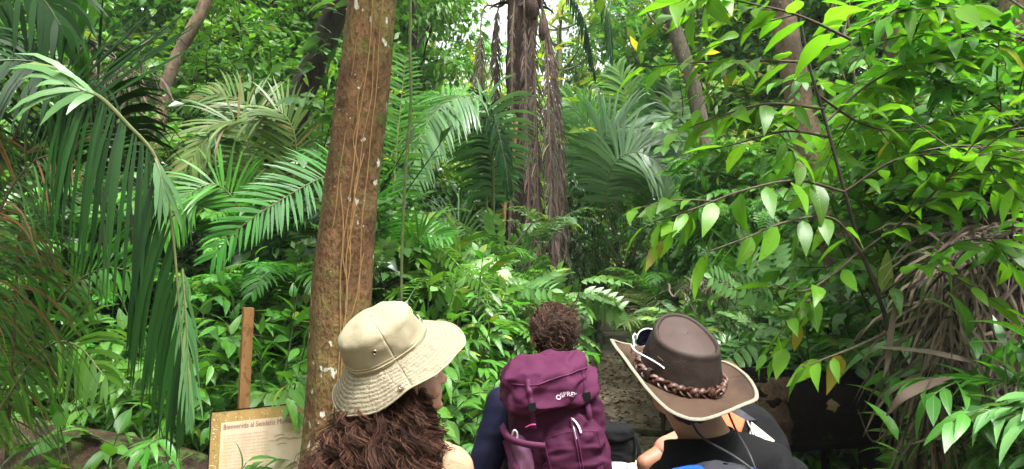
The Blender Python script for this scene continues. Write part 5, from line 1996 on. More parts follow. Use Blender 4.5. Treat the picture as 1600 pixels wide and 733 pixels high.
sapling('tall sapling with big drooping leaves, stem rising behind the black log', gpt(1408, 4.3),
        [(1392, 560, 4.2), (1372, 460, 4.1), (1345, 390, 4.05), (1320, 300, 4.0), (1290, 190, 4.0), (1262, 90, 4.0), (1238, -40, 4.0)],
        [br((1264, 97, 4.0), (1190, 95, 3.9), (1100, 97, 3.8), (1015, 104, 3.7), sub=1, s=1.05),
         br((1330, 62, 3.8), (1250, 25, 3.7), (1170, 5, 3.6), (1085, -8, 3.5), sub=1, s=1.25),
         br((1288, 170, 4.0), (1200, 162, 3.9), (1130, 180, 3.85), (1060, 206, 3.8), sub=1),
         br((1300, 215, 4.0), (1230, 205, 4.1), (1160, 222, 4.2), (1110, 235, 4.3), sub=1),
         br((1320, 300, 4.0), (1245, 282, 3.85), (1160, 298, 3.7), (1080, 328, 3.6), (1010, 350, 3.5), sub=1, s=1.0, dr=.55),
         br((1346, 395, 4.05), (1302, 342, 3.9), (1235, 345, 3.75), (1165, 372, 3.65), (1110, 392, 3.6), sub=0, s=1.05, dr=.8),
         br((1290, 190, 4.0), (1360, 130, 4.1), (1450, 85, 4.2), (1560, 45, 4.3), sub=4),
         br((1320, 300, 4.0), (1400, 250, 3.9), (1500, 228, 3.8), (1610, 240, 3.7), sub=4),
         br((1346, 395, 4.05), (1430, 330, 3.9), (1500, 262, 3.7), (1600, 185, 3.5), sub=4),
         br((1262, 90, 4.0), (1340, 45, 4.0), (1420, 12, 4.0), (1500, -12, 4.0), sub=4),
         br((1280, 150, 4.0), (1340, 190, 4.1), (1400, 205, 4.2), (1470, 190, 4.3), sub=3),
         br((1372, 462, 4.1), (1440, 415, 4.0), (1500, 378, 3.9), (1575, 372, 3.8), sub=2),
         br((1345, 390, 4.05), (1300, 430, 4.0), (1255, 455, 3.95), (1210, 445, 3.9), sub=1, s=.9),
         br((1385, 520, 4.15), (1330, 545, 4.05), (1290, 560, 4.0), (1265, 570, 3.95), sub=0, n=5, s=.9, dr=.5, t0=.6),
         br((1240, -20, 4.0), (1180, -40, 3.8), (1130, -20, 3.6), (1095, 5, 3.4), sub=1, s=1.2, dr=.4)], 5)
sapling('sapling reaching in from the right edge with layered leaf sprays', gpt(1690, 4.6),
        [(1680, 500, 4.6), (1655, 300, 4.5), (1625, 120, 4.4), (1600, -60, 4.3)],
        [br((1650, 260, 4.5), (1560, 170, 4.5), (1470, 125, 4.5), (1385, 110, 4.5), sub=5),
         br((1655, 310, 4.5), (1570, 272, 4.6), (1480, 252, 4.7), (1400, 220, 4.8), sub=5),
         br((1660, 400, 4.5), (1585, 335, 4.5), (1500, 305, 4.5), (1430, 292, 4.5), sub=5),
         br((1625, 120, 4.4), (1540, 65, 4.3), (1445, 52, 4.2), (1350, 70, 4.1), sub=5),
         br((1640, 80, 4.3), (1560, 45, 4.2), (1480, 20, 4.1), (1400, -5, 4.0), sub=4, r=.013),
         br((1610, 20, 4.3), (1540, -20, 4.5), (1460, -20, 4.7), (1370, 10, 4.9), sub=5),
         br((1665, 420, 4.5), (1600, 390, 4.3), (1540, 380, 4.1), (1490, 385, 3.95), sub=2),
         br((1645, 210, 4.5), (1590, 215, 5.0), (1520, 190, 5.4), (1440, 175, 5.8), sub=6)], 6)
sapling('thin sapling far behind the pale leaning trunk', gpt(1470, 6.6),
        [(1462, 400, 6.6), (1440, 250, 6.6), (1425, 120, 6.6), (1420, -30, 6.6)],
        [br((1425, 120, 6.6), (1360, 90, 6.5), (1300, 95, 6.4), (1240, 130, 6.3), sub=5),
         br((1440, 250, 6.6), (1500, 200, 6.6), (1560, 190, 6.6), (1620, 210, 6.6), sub=5),
         br((1425, 120, 6.6), (1490, 80, 6.6), (1560, 70, 6.6), (1620, 90, 6.6), sub=5),
         br((1450, 330, 6.6), (1510, 300, 6.6), (1570, 300, 6.6), (1620, 320, 6.6), sub=5)], 7, leaf=(.16, .24), matl='leaf_mid')

# ------------------------------------------------------------------ dead palm at the right, black log, left log, sign
Z = palm('dying palm at the right edge wrapped in brown hanging leaf strips', gpt(1570, 4.8), group=None, cat='palm')
b = np.array(Z.location)
m = MB()
m.tube(crom(np.vstack([b - [0, 0, .1], wpts([(1575, 600, 4.8), (1572, 420, 4.8), (1585, 330, 4.8)])]) - b, 24), [.2] * 24, 14, bump=lambda q, a: 1 + .2 * fbm(np.stack([np.cos(a)[None] * 3 + 0 * q[:, :1], np.sin(a)[None] * 3 + 0 * q[:, :1], q[:, 2:3] * 5 + 0 * a[None]], -1), 9, 3))
m.build('trunk', M['bark_dark'], Z)
for pts, mt_, kw in (([(1590, 355, 4.6), (1545, 385, 4.4), (1500, 445, 4.2), (1475, 520, 4.1), (1450, 640, 4.0), (1430, 740, 4.0)], 'dead', dict(ll=.60, n=64)),
                     ([(1600, 365, 4.5), (1560, 405, 4.3), (1535, 480, 4.2), (1520, 600, 4.1), (1510, 740, 4.1)], 'dead', dict(ll=.62, n=60)),
                     ([(1600, 350, 4.5), (1600, 400, 4.25), (1590, 500, 4.15), (1585, 620, 4.1), (1580, 740, 4.1)], 'dead_dark', dict(ll=.6, n=60)),
                     ([(1570, 330, 4.8), (1510, 370, 4.9), (1455, 450, 4.9), (1425, 560, 4.9), (1410, 700, 4.9)], 'dead_dark', dict(ll=.55, n=60)),
                     ([(1620, 330, 4.4), (1640, 400, 4.2), (1635, 560, 4.1), (1620, 740, 4.1)], 'dead', dict(ll=.6, n=50)),
                     ([(1560, 350, 4.6), (1500, 370, 4.4), (1470, 410, 4.3), (1480, 470, 4.2), (1500, 560, 4.2)], 'dead', dict(ll=.5, n=50))):
    fr(Z, pts, mt_, 'rachis_dead', nm='dead_frond', w=.017, start=.05, a0=44, a1=16, vee=14, droop=.8, normal=CAMN, jit=.42, broken=.05, rr=.014, **{**kw, 'n': int(kw['n'] * 1.35)})
g = np.random.default_rng(2)
strips = (([(1560, 575, 3.9), (1500, 560, 3.9), (1440, 548, 3.95), (1360, 542, 4.0)], .022, 'long tan dead leaf blade lying almost level, tip near the black log'),
          ([(1490, 590, 3.8), (1450, 600, 3.8), (1410, 620, 3.8), (1385, 650, 3.85)], .030, 'curled pale dead leaf blade drooping over the black log end'),
          ([(1560, 690, 3.8), (1500, 690, 3.8), (1460, 685, 3.85), (1420, 695, 3.9)], .014, 'thin tan leaf blade low on the dying palm'),
          ([(1400, 470, 4.0), (1392, 520, 4.0), (1388, 560, 4.0), (1380, 592, 4.0)], .018, 'whitish dead leaf strip hanging straight beside the sapling stem'),
          ([(1340, 640, 4.6), (1365, 690, 4.6), (1400, 655, 4.5), (1440, 610, 4.4)], .007, 'thin pale twig caught against the black log'))
for pts, w_, lab in strips:
    q = wpts(pts)
    m = MB()
    c = crom(q - q[0], 20)
    T_ = nrm(np.gradient(c, axis=0))
    S = nrm(np.cross(T_, [0, -.6, .8])) * (w_ * np.sin(PI * np.clip(np.linspace(.1, .97, 20), 0, 1)))[:, None]
    U = np.cross(S, T_) * .35
    m.grid(np.stack([c - S, c - U, c + S], 1))
    o = m.build('dead_leaf', M['dead'])
    solid(o, .0015, 0)
    o.location = q[0]
    tag(o, lab, 'dead leaf', 'loose dead leaf blades')

def log_thing(label, pts, rad, mat, seed, extra=None, endmat=None, bump=.12, ns=36, n=70):
    w_ = np.array(pts)
    r = thing('fallen_log', label, 'log', w_[0], group='fallen logs')
    c = crom(w_ - w_[0], n)
    rr = np.interp(np.linspace(0, 1, n), np.linspace(0, 1, len(rad)), rad)
    m = MB()
    m.tube(c, rr, ns, bump=lambda q, a: 1 + bump * fbm(np.stack([np.cos(a)[None] * 3 + 0 * q[:, :1], np.sin(a)[None] * 3 + 0 * q[:, :1], (q[:, 0:1] + 0 * a[None]) * 1.6], -1), seed, 4))
    m.build('log', mat, r)
    return r
tops = [(-260, 625), (-100, 640), (0, 652), (100, 666), (200, 684), (320, 716), (400, 755)]
rads = [.36, .36, .35, .34, .32, .28, .24]
lg = log_thing('mossy rotting log lying along the lower left corner', [P(px, py, 5.45) - np.array([0, 0, r_]) for (px, py), r_ in zip(tops, rads)], rads, M['log_moss'], 3)
px_ = [1158, 1215, 1290, 1360, 1430, 1490]
bl = log_thing('charred black fallen trunk raised over the ground on stubs', [P(x, 640 + (.0 if x < 1300 else -2), 6.0) for x in px_], [.31, .315, .30, .30, .295, .28], M['log_black'], 7, bump=.10)
b = np.array(bl.location)
for x, yb, rr_ in ((1188, 760, .11), (1352, 770, .085), (1282, 770, .03)):
    m = MB()
    top = P(x, 660, 6.05) - b
    bot = gpt(x - 6, 6.05) - b
    m.tube(crom([bot - [0, 0, .1], (bot + top) / 2 + [.03, 0, 0], top], 14), np.linspace(rr_ * 1.2, rr_, 14), 9)
    m.build('branch_stub', M['log_black'], bl)
# peeling brown bark on its broken end
m = MB()
c = P(1178, 640, 6.0) - b
V = []
for t in np.linspace(0, 1, 16):
    a = np.linspace(.2, 3.9, 40)
    rad_ = .322 + .022 * fbm(np.stack([np.cos(a) * 4, np.sin(a) * 4, 0 * a + t * 3], -1), 3, 3)
    x0 = -.12 + (.30 + .09 * noise(np.stack([a * 4, 0 * a, 0 * a], -1), 5)) * t
    V.append(np.stack([x0, -np.sin(a + .4) * rad_ * .98, np.cos(a - 1.2) * 0 + np.cos(a + .4 - 0) * rad_], -1))
m.grid(np.array(V) + c)
o = m.build('peeling_bark', M['log_end'], bl)
solid(o, .012, 0)
m = MB()
c = P(1301, 634, 5.70) - b
a = np.linspace(0, 2 * PI, 15)
ring = np.stack([np.cos(a) * (.045 + .014 * np.cos(a * 5)), 0 * a, np.sin(a) * (.045 + .012 * np.sin(a * 4))], -1)
m.grid(np.array([ring * s_ + c - [0, .012 * (1 - s_), 0] for s_ in np.linspace(1, .03, 5)])[:, ::-1])
m.build('lichen_patch', plain('tan_lichen', (.22, .17, .08), .9, .5, 60), bl)

# welcome sign
sgn = thing('welcome_sign', 'weathered yellow welcome sign on a wooden post beside the stout trunk', 'sign', gpt(404, 5.1))
bw = np.array(sgn.location)
TL, TR = P(331, 645, 4.95), P(479, 630, 5.12)
u = nrm(TR - TL)
wd = np.linalg.norm(TR - TL)
vdown = nrm(np.array([.03, -.16, -1.0]))
nrmv = nrm(np.cross(vdown, u))
if nrmv[1] > 0: nrmv = -nrmv
hgt = .78
def sp(x, y, d=0.0):
    return TL + u * x + vdown * y + nrmv * d - bw
def sheet(nm, x0, x1, y0, y1, d, mat, parent, th=.004):
    m = MB()
    q = [sp(x0, y1, d), sp(x1, y1, d), sp(x1, y0, d), sp(x0, y0, d)]
    bk = [a - nrmv * th for a in q]
    m.add(q, quads=[[0, 1, 2, 3]], uv=[[0, 0], [1, 0], [1, 1], [0, 1]])
    for i in range(4):
        j = (i + 1) % 4
        m.add([q[j], q[i], bk[i], bk[j]], quads=[[0, 1, 2, 3]])
    m.add(bk, quads=[[3, 2, 1, 0]])
    return m.build(nm, mat, parent, smooth=False)
ms, nt, out = newmat('weathered_yellow_board')
n = N(nt)
tc = n.new('ShaderNodeTexCoord')
o_ = tc.outputs['Object']
c0 = n.ramp(n.noise(o_, 5, 4), [(.3, (.26, .16, .045)), (.7, (.42, .27, .085))])
c0 = n.mix(n.math('GREATER_THAN', n.noise(o_, 85, 2, .4), .66), c0, (.75, .68, .48))
c0 = n.mix(n.ramp(n.noise(o_, 30, 5, .7), [(.55, (0, 0, 0)), (.7, (.8, .8, .8))]), c0, (.13, .08, .02))
p_ = n.new('ShaderNodeBsdfPrincipled')
p_.inputs['Roughness'].default_value = .5
n.lk(c0, p_.inputs['Base Color'])
n.lk(p_.outputs[0], out.inputs['Surface'])
mc, nt, out = newmat('faded_cream_panel')
n = N(nt)
tc = n.new('ShaderNodeTexCoord')
c0 = n.ramp(n.noise(n.mapping(tc.outputs['Object'], (6, 6, .8)), 1.6, 5, .6), [(.3, (.56, .40, .27)), (.55, (.64, .52, .38)), (.75, (.60, .45, .24))])
p_ = n.new('ShaderNodeBsdfPrincipled')
p_.inputs['Roughness'].default_value = .55
n.lk(c0, p_.inputs['Base Color'])
n.lk(p_.outputs[0], out.inputs['Surface'])
board = sheet('board', 0, wd, 0, hgt, 0, ms, sgn, .018)
sheet('frame_edge', -.006, wd + .006, -.008, -.001, .003, M['black_cloth'], sgn, .024)
sheet('frame_edge', -.007, -.001, -.001, hgt, .003, M['black_cloth'], sgn, .024)
sheet('frame_edge', wd + .001, wd + .007, -.001, hgt, .003, M['black_cloth'], sgn, .024)
pan = sheet('panel', .062, wd - .004, .072, hgt - .03, .006, mc, sgn, .004)
me = text_mesh('Bienvenida al Sendero Montañero', .052, .0004, .0)
co = mesh_co(me)
sx = (wd - .10) / co[:, 0].max()
set_co(me, np.array([sp(.076 + a[0] * sx, .118 - a[1] * .95, .0085) for a in co]))
ink = plain('faded_brown_ink', (.30, .13, .07), .7)
ink2 = plain('faded_pink_ink', (.56, .37, .25), .7)
me.materials.append(ink)
link('lettering', me, pan)
g = np.random.default_rng(3)
m = MB()   # the faded small print is too worn to read: broken hairlines
for row in range(17):
    y = .155 + row * .021
    x = .08
    while x < wd * .60:
        L = g.uniform(.010, .045)
        q = [sp(x, y + .0045, .0105), sp(x + L, y + .0045, .0105), sp(x + L, y, .0105), sp(x, y, .0105)]
        m.add(q, quads=[[0, 1, 2, 3]])
        x += L + .008
m.build('faded_print', ink2, pan, smooth=False)
m = MB()   # worn drawing of hills
for x0, y0, L, hh in ((.47, .165, .05, .010), (.40, .195, .07, .012), (.41, .222, .09, .016), (.50, .222, .05, .008), (.545, .190, .06, .010), (.555, .222, .08, .014), (.42, .25, .06, .009)):
    q = [sp(x0 + L * t, y0 - hh * math.sin(PI * t), .0105) for t in np.linspace(0, 1, 9) if x0 + L * t < wd - .01]
    m.tube(np.array(q), .0022, 5)
m.build('drawing', ink2, pan)
pt, pb = P(388, 481, 5.22), gpt(379, 5.26)
m = MB()
ax_ = nrm(pt - pb)
xr = nrm(np.cross([0, 1.0, 0], ax_) * -1)
xr = nrm(np.array([.86, .5, 0]) - ax_ * np.dot([.86, .5, 0], ax_))
yr = np.cross(ax_, xr)
L = np.linalg.norm(pt - pb) + .2
m.box((pt + pb) / 2 - bw - ax_ * .1, (.068, .068, L), np.stack([xr, yr, ax_], -1))
post = m.build('post', bark_mat('sawn_post_wood', (.20, .095, .035), (.34, .18, .07), stretch=9, scale=5, bumpd=.004, rough=.8), sgn, smooth=False)

# ------------------------------------------------------------------ understorey shrubs
def place(proto, px, Yd, ptop, label, group, used, rot=None, sq=1.0):
    base = gpt(px, Yd)
    h = P(px, ptop, Yd)[2] - base[2]
    s = max(.25, h / proto['h'])
    cap = CAPS.get(proto.name.split('.')[0], 9)
    if s > cap:
        s = cap * random.uniform(.9, 1.05)
        base[2] = P(px, ptop, Yd)[2] - proto['h'] * s
    if 'spread' in proto and Yd < 17:
        d = base[0] - trail_x(Yd)
        need = proto['spread'] * s + .45
        if abs(d) < need:
            mv = min(.4, need - abs(d))
            base[0] += mv * (1 if d >= 0 else -1)
            sq = sq * max(.45, min(1, (abs(d) + mv - .45) / (proto['spread'] * s)))
    rz = rot if rot is not None else random.uniform(0, 6.28)
    base[2] -= .03
    if 'palm_size' in proto:
        s = proto['palm_size'] * random.uniform(.88, 1.12) * (1 + max(0, Yd - 12) * .12)
        base[2] = P(px, ptop, Yd)[2] - proto['h'] * s
    sc = (s * sq, s * sq, s)
    if proto.name not in used:
        used.add(proto.name)
        proto.location = base
        proto.rotation_euler = (0, 0, rz)
        proto.scale = sc
        proto['label'] = label
        proto['group'] = group
        return proto
    return dup(proto, base, rz, sc, label, group)
USED = set()
CAPS = dict(glossy_shrub=1.15, pinnate_shrub=1.15, broadleaf_shrub=1.25, dark_shrub=1.7, fern=.9)
K = 'shrub'
pr = {}
pr['bright'] = shrub('broadleaf_shrub', 'x', K, 'bright broadleaf shrubs', M['leaf_bright'], M['stem_green'], 1, h=1.5, nst=11, spread=.8, twigs=5, tpl=L_BROAD, ll=.165, per=8, twl=.45)
pr['bright2'] = shrub('broadleaf_shrub', 'x', K, 'bright broadleaf shrubs', M['leaf_bright'], M['stem_green'], 2, h=1.5, nst=12, spread=.7, twigs=6, tpl=L_LONG, ll=.19, per=8, twl=.4)
pr['mid'] = shrub('broadleaf_shrub', 'x', K, 'mid green shrubs', M['leaf_mid'], M['stem_brown'], 3, h=1.8, nst=11, spread=.7, twigs=7, tpl=L_OVAL, ll=.15, per=9, twl=.55)
pr['pale'] = shrub('glossy_shrub', 'x', K, 'pale glossy shrubs', M['leaf_pale'], M['stem_brown'], 4, h=1.6, nst=10, spread=.8, twigs=6, tpl=C_PINNATE, ll=.42, per=5, twl=.45)
pr['pin'] = shrub('pinnate_shrub', 'x', K, 'pinnate shrubs', M['leaf_mid'], M['stem_brown'], 5, h=1.8, nst=10, spread=.8, twigs=6, tpl=C_FINE, ll=.48, per=5, twl=.55)
pr['pinb'] = shrub('pinnate_shrub', 'x', K, 'pinnate shrubs', M['leaf_bright'], M['stem_brown'], 6, h=2.2, nst=10, spread=.7, twigs=8, tpl=C_PINNATE, ll=.34, per=6, twl=.6)
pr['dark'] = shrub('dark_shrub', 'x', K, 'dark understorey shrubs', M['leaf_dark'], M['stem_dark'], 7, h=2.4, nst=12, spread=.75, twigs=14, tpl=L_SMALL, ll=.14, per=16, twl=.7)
pr['dark2'] = shrub('dark_shrub', 'x', K, 'dark understorey shrubs', M['leaf_mid'], M['stem_dark'], 8, h=3.2, nst=13, spread=.6, twigs=16, tpl=L_SMALL, ll=.16, per=15, twl=.9)
pr['fern'] = shrub('fern', 'x', 'fern', 'ferns', M['frond_bright'], M['stem_green'], 9, h=.9, nst=12, spread=1.0, twigs=0, tpl=C_FERN, ll=.75, per=4, twl=.3)
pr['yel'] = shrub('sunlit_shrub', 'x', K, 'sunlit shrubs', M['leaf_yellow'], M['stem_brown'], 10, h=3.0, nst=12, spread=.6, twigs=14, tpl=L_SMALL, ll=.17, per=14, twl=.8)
pr['palmg'] = rosette('x', 'frond_green', 'rachis', 1, nf=10, L=1.5)
pr['palmb'] = rosette('x', 'frond_bright', 'rachis', 2, nf=9, L=1.2, ll=.30, n=26, w=.034)
pr['palmo'] = rosette('x', 'frond_olive', 'rachis', 3, nf=11, L=2.4, ll=.34, n=44, w=.024)
pr['palms'] = rosette('x', 'frond_grey', 'rachis', 4, nf=9, L=1.3, ll=.30, n=24, w=.036)
pr['palmo']['palm_size'] = .8
pr['palmg']['palm_size'] = .9
pr['palms']['palm_size'] = .75
pr['palmb']['palm_size'] = .9

ROWS = [
 # kind, px, Y, top row, label
 # --- near left
 ('bright', 300, 6.4, 520, 'leafy light green shrub right behind the left edge of the sign'),
 ('bright2', 440, 5.9, 500, 'light green long-leaved shrub above the sign, beside the stout trunk'),
 ('bright', 352, 6.6, 468, 'light green shrub with drooping leaves left of the sign post'),
 ('bright', 430, 6.9, 455, 'light green shrub right of the sign post top'),
 ('bright2', 265, 6.9, 560, 'low bright shrub between the hanging dark frond and the sign'),
 ('bright', 215, 6.8, 600, 'small bright shrub on the ground behind the left log'),
 ('mid', 120, 7.4, 560, 'mid green shrub behind the left log below the palm leaflets'),
 ('mid', 30, 7.6, 520, 'mid green shrub at the left edge behind the log'),
 ('bright', 250, 7.4, 470, 'bright shrub glimpsed through the hanging dark frond'),
 ('palmb', 405, 7.4, 415, 'small bright palm with spread fronds under the long bright frond'),
 ('palmb', 330, 7.6, 430, 'small bright palm left of the sign post, behind the shrubs'),
 ('palmg', 465, 7.6, 420, 'small green palm tucked against the left of the stout trunk'),
 ('fern', 500, 7.0, 560, 'feathery fern at the foot of the stout trunk'),
 ('palmg', 130, 7.6, 430, 'green palm behind the brown-tipped fronds'),
 ('palmb', 215, 8.2, 400, 'pale green palm deep behind the hanging dark frond'),
 ('palmo', 300, 10.2, 215, 'olive palm half hidden by the dark arching palm'),
 ('palmg', 395, 8.4, 330, 'green palm rising behind the long bright frond'),
 ('dark', 345, 10.6, 245, 'dark shrub among the olive palms'),
 ('dark', 480, 9.4, 235, 'dark shrub between the dark leaning trunk and the stout trunk'),
 ('dark', 260, 9.2, 330, 'dark shrub behind the pale leaflets of the arching palm'),
 ('dark2', 60, 9.0, 240, 'dark shrub behind the left edge palm'),
 ('dark2', 170, 9.5, 250, 'dark shrub under the tangle of dead fronds'),
 ('dark2', 330, 13, 110, 'tall dark shrub mass below the canopy at upper left'),
 ('dark2', 450, 13, 130, 'tall dark shrub behind the dark leaning trunk'),
 ('dark2', 230, 13, 110, 'tall dark shrub left of the pale twisted trunk'),
 ('dark2', 60, 13, 100, 'tall dark shrub at the far left edge'),
 ('dark2', 140, 13.5, 90, 'tall dark shrub behind the tangle of dead fronds'),
 ('dark2', 390, 15, 90, 'farthest tall shrub above the olive palms'),
 # --- centre left
 ('bright', 610, 6.4, 500, 'light green shrub behind the beige hat crown'),
 ('bright', 718, 6.0, 505, 'bright broadleaf shrub right of the beige hat brim'),
 ('bright2', 755, 6.6, 480, 'bright long-leaved shrub left of the pinned-up brown hair'),
 ('bright', 690, 7.2, 470, 'light green shrub above the beige hat'),
 ('bright2', 705, 5.6, 590, 'low bright shrub beside the woman\'s cheek'),
 ('bright', 735, 6.9, 560, 'low bright shrub next to the navy sleeve'),
 ('pale', 640, 8.0, 400, 'pale pinnate shrub right of the stout trunk at mid height'),
 ('pin', 680, 8.4, 405, 'pinnate shrub in the middle distance above the beige hat'),
 ('pale', 760, 8.8, 405, 'pale pinnate shrub left of the pale liana foot'),
 ('pin', 620, 8.8, 375, 'pinnate shrub half hidden by the stout trunk'),
 ('pale', 800, 9.0, 450, 'greyish green shrub above the pinned-up brown hair'),
 ('pin', 850, 9.6, 425, 'pinnate shrub at the foot of the tall palm'),
 ('mid', 790, 7.8, 490, 'mid green shrub just left of the brown hair'),
 ('mid', 845, 10.4, 450, 'mid green shrub right of the tall palm foot'),
 ('mid', 845, 8.4, 480, 'mid green shrub directly behind the pinned-up hair'),
 ('palms', 850, 10.2, 330, 'small palm with silvery spread leaves in front of the tall palm'),
 ('palmg', 690, 9.0, 375, 'small green palm in the middle distance left of the liana'),
 ('palms', 655, 9.4, 330, 'silvery small palm behind the pinnate shrubs'),
 ('palmg', 735, 9.8, 395, 'green palm with striped fronds below the silvery palm'),
 ('dark', 670, 11, 250, 'dark shrub under the long silvery frond'),
 ('dark', 725, 12.6, 265, 'dark small-leaved shrub left of the tall palm'),
 ('dark', 710, 12, 215, 'dark shrub behind the silvery palm'),
 ('dark', 790, 13, 300, 'dark shrub just behind the tall palm trunk'),
 ('yel', 690, 15, 185, 'sunlit yellow-green shrub above the long silvery frond'),
 ('yel', 640, 14, 150, 'sunlit shrub right of the stout trunk, upper'),
 ('yel', 770, 16, 200, 'sunlit shrub seen between the hanging dead fronds'),
 ('yel', 735, 19, 140, 'sunlit shrub far back below the open sky'),
 ('palmb', 680, 17, 90, 'sunlit pale palm far back left of the sky gap'),
 ('palmb', 735, 18, 75, 'sunlit pale palm beside the hanging tan dead frond'),
 # --- centre right
 ('dark', 900, 13.2, 260, 'dark shrub right beside the tall palm skirt'),
 ('dark2', 945, 15.5, 265, 'dark shrub closing the end of the trail'),
 ('dark', 868, 11.4, 400, 'dark low shrub left of the trail'),
 ('dark2', 1000, 15, 290, 'dark shrub right of the trail end'),
 ('dark', 1000, 19, 400, 'dark shrub where the trail bends away'),
 ('dark', 930, 19.5, 380, 'dark shrub in shade at the trail end, left half'),
 ('dark2', 1045, 13.5, 285, 'dark shrub under the arched fronds'),
 ('mid', 890, 16, 215, 'green shrub under the broad arched palm'),
 ('mid', 930, 17, 225, 'green shrub behind the broad arched palm, left'),
 ('dark', 1062, 10.6, 440, 'dark shrub left of the leather hat crown'),
 ('palmg', 1030, 10.8, 425, 'dark green palm behind the leather hat'),
 ('palmo', 1035, 9.4, 470, 'low palm with brownish fronds above the sunglasses'),
 ('pale', 1090, 8.6, 430, 'pale glossy shrub above the leather hat'),
 ('pale', 1160, 8.0, 455, 'pale glossy shrub right of the leather hat crown'),
 ('pale', 1225, 7.6, 470, 'pale glossy shrub above the black log'),
 ('pin', 1120, 9.6, 400, 'pinnate shrub high above the leather hat'),
 ('pin', 1190, 9.2, 420, 'pinnate shrub above the right brim of the leather hat'),
 ('pale', 1265, 8.6, 440, 'pale glossy shrub left of the pale trunk foot'),
 ('mid', 1180, 7.0, 520, 'mid green shrub behind the left end of the black log'),
 ('mid', 1250, 7.0, 500, 'mid green shrub behind the middle of the black log'),
 ('palms', 1130, 8.6, 470, 'silvery small palm right above the leather hat'),
 ('pinb', 1075, 10.5, 250, 'bright tall pinnate shrub at the slender grey trunk'),
 ('pinb', 1130, 11, 235, 'bright tall pinnate shrub right of the slender grey trunk'),
 ('pinb', 1045, 11.5, 330, 'bright pinnate shrub below the arched fronds'),
 ('pinb', 1185, 11, 290, 'bright pinnate shrub left of the pale leaning trunk'),
 ('pinb', 1230, 11.5, 260, 'bright pinnate shrub behind the pale leaning trunk'),
 ('dark', 1150, 12.5, 330, 'dark shrub behind the hanging sapling leaves'),
 ('dark', 1210, 12, 350, 'dark shrub left of the pale leaning trunk, low'),
 ('yel', 1110, 16, 130, 'yellow-green shrub behind the slender grey trunk'),
 ('yel', 1170, 16, 150, 'yellow-green shrub right of the slender grey trunk, far'),
 ('yel', 1060, 18, 120, 'yellow-green shrub right of the broad arched palm'),
 # --- right
 ('mid', 1330, 8.4, 420, 'mid green shrub around the pale trunk foot'),
 ('mid', 1420, 8.0, 400, 'mid green shrub behind the sapling stem'),
 ('pin', 1480, 8.6, 330, 'pinnate shrub behind the dying palm, left'),
 ('mid', 1560, 8.0, 300, 'mid green shrub behind the dying palm'),
 ('dark2', 1400, 10.5, 230, 'dark tall shrub right of the pale leaning trunk'),
 ('dark2', 1500, 11, 190, 'dark tall shrub at the faint reddish trunk'),
 ('dark2', 1590, 10.5, 170, 'dark tall shrub at the right edge'),
 ('pinb', 1330, 11.5, 200, 'bright pinnate shrub right of the pale leaning trunk'),
 ('palmg', 1360, 9.6, 300, 'green palm glimpsed behind the sapling'),
 ('dark2', 1300, 13, 150, 'dark tall shrub far behind the pale leaning trunk'),
 ('pinb', 1440, 13, 130, 'bright pinnate shrub far behind the sapling'),
 ('bright', 1445, 6.2, 130, 'leafy young shrub just behind the sapling stem, upper'),
 ('bright', 1500, 5.8, 40, 'leafy tall shrub above the dying palm, left half'),
 ('mid', 1575, 5.6, 120, 'leafy tall shrub above the dying palm, right half'),
 ('mid', 1450, 6.0, 250, 'leafy shrub between the sapling stem and the dying palm'),
 ('bright', 1600, 5.2, 10, 'leafy tall shrub in the top right corner'),
 ('mid', 1530, 6.4, 225, 'leafy shrub right above the dying palm crown'),
 ('dark', 1340, 7.2, 560, 'dark shrub behind the right half of the black log'),
 ('bright', 1300, 7.6, 660, 'low leafy plant seen under the black log, middle'),
 ('bright2', 1260, 7.0, 680, 'low leafy plant seen under the black log, left'),
 ('bright', 1385, 7.2, 680, 'low leafy plant seen under the black log, right'),
]
GROUPS = {}
for kd, px, Yd, tp_, lab in ROWS:
    place(pr[kd], px, Yd, tp_, lab, pr[kd]['group'], USED, sq=.55 if kd[:4] == 'dark' and 600 < px < 1010 else 1.0)

# near plants, built on their own
def near_plant(name, label, px, Yd, ptop, mat, seed, **kw):
    r = shrub(name, label, 'plant', 'leafy plants close by', M[mat], M['stem_green'], seed, **kw)
    base = gpt(px, Yd)
    h = P(px, ptop, Yd)[2] - base[2]
    s = h / r['h']
    r.location = base
    r.scale = (s, s, s)
    return r
near_plant('leafy_plant', 'large pale-veined leafy plant in the bottom right corner', 1580, 3.5, 565, 'leaf_pale', 61, h=1.5, nst=7, spread=.24, twigs=4, tpl=L_LONG, ll=.21, per=9, twl=.22, t0=.55, lv=.3)
near_plant('leafy_plant', 'leafy plant under the dying palm, in front of the brown strips', 1500, 3.9, 660, 'leaf_bright', 64, h=1.3, nst=6, spread=.4, twigs=3, tpl=L_LONG, ll=.21, per=8, twl=.3, t0=.6)
near_plant('leafy_plant', 'sprout with broad leaves in front of the left log', 140, 4.4, 625, 'leaf_bright', 62, h=1.1, nst=3, spread=.3, twigs=2, tpl=L_BROAD, ll=.21, per=5, twl=.22, t0=.7, lv=.2)
near_plant('leafy_plant', 'narrow-leaved plant in front of the sign\'s left edge', 308, 4.7, 650, 'leaf_bright', 63, h=1.1, nst=4, spread=.2, twigs=2, tpl=L_LONG, ll=.20, per=7, twl=.2, t0=.65)
near_plant('leafy_plant', 'slender plant with upright leaves between the log and the sign', 292, 6.0, 600, 'leaf_bright', 65, h=1.2, nst=7, spread=.4, twigs=3, tpl=L_LONG, ll=.2, per=7, twl=.3, t0=.5)
near_plant('leafy_plant', 'rosette of long leaves perched beside the sapling stem', 1470, 4.6, 400, 'leaf_pale', 66, h=1.5, nst=4, spread=.2, twigs=1, tpl=L_LONG, ll=.26, per=9, twl=.2, t0=.8)

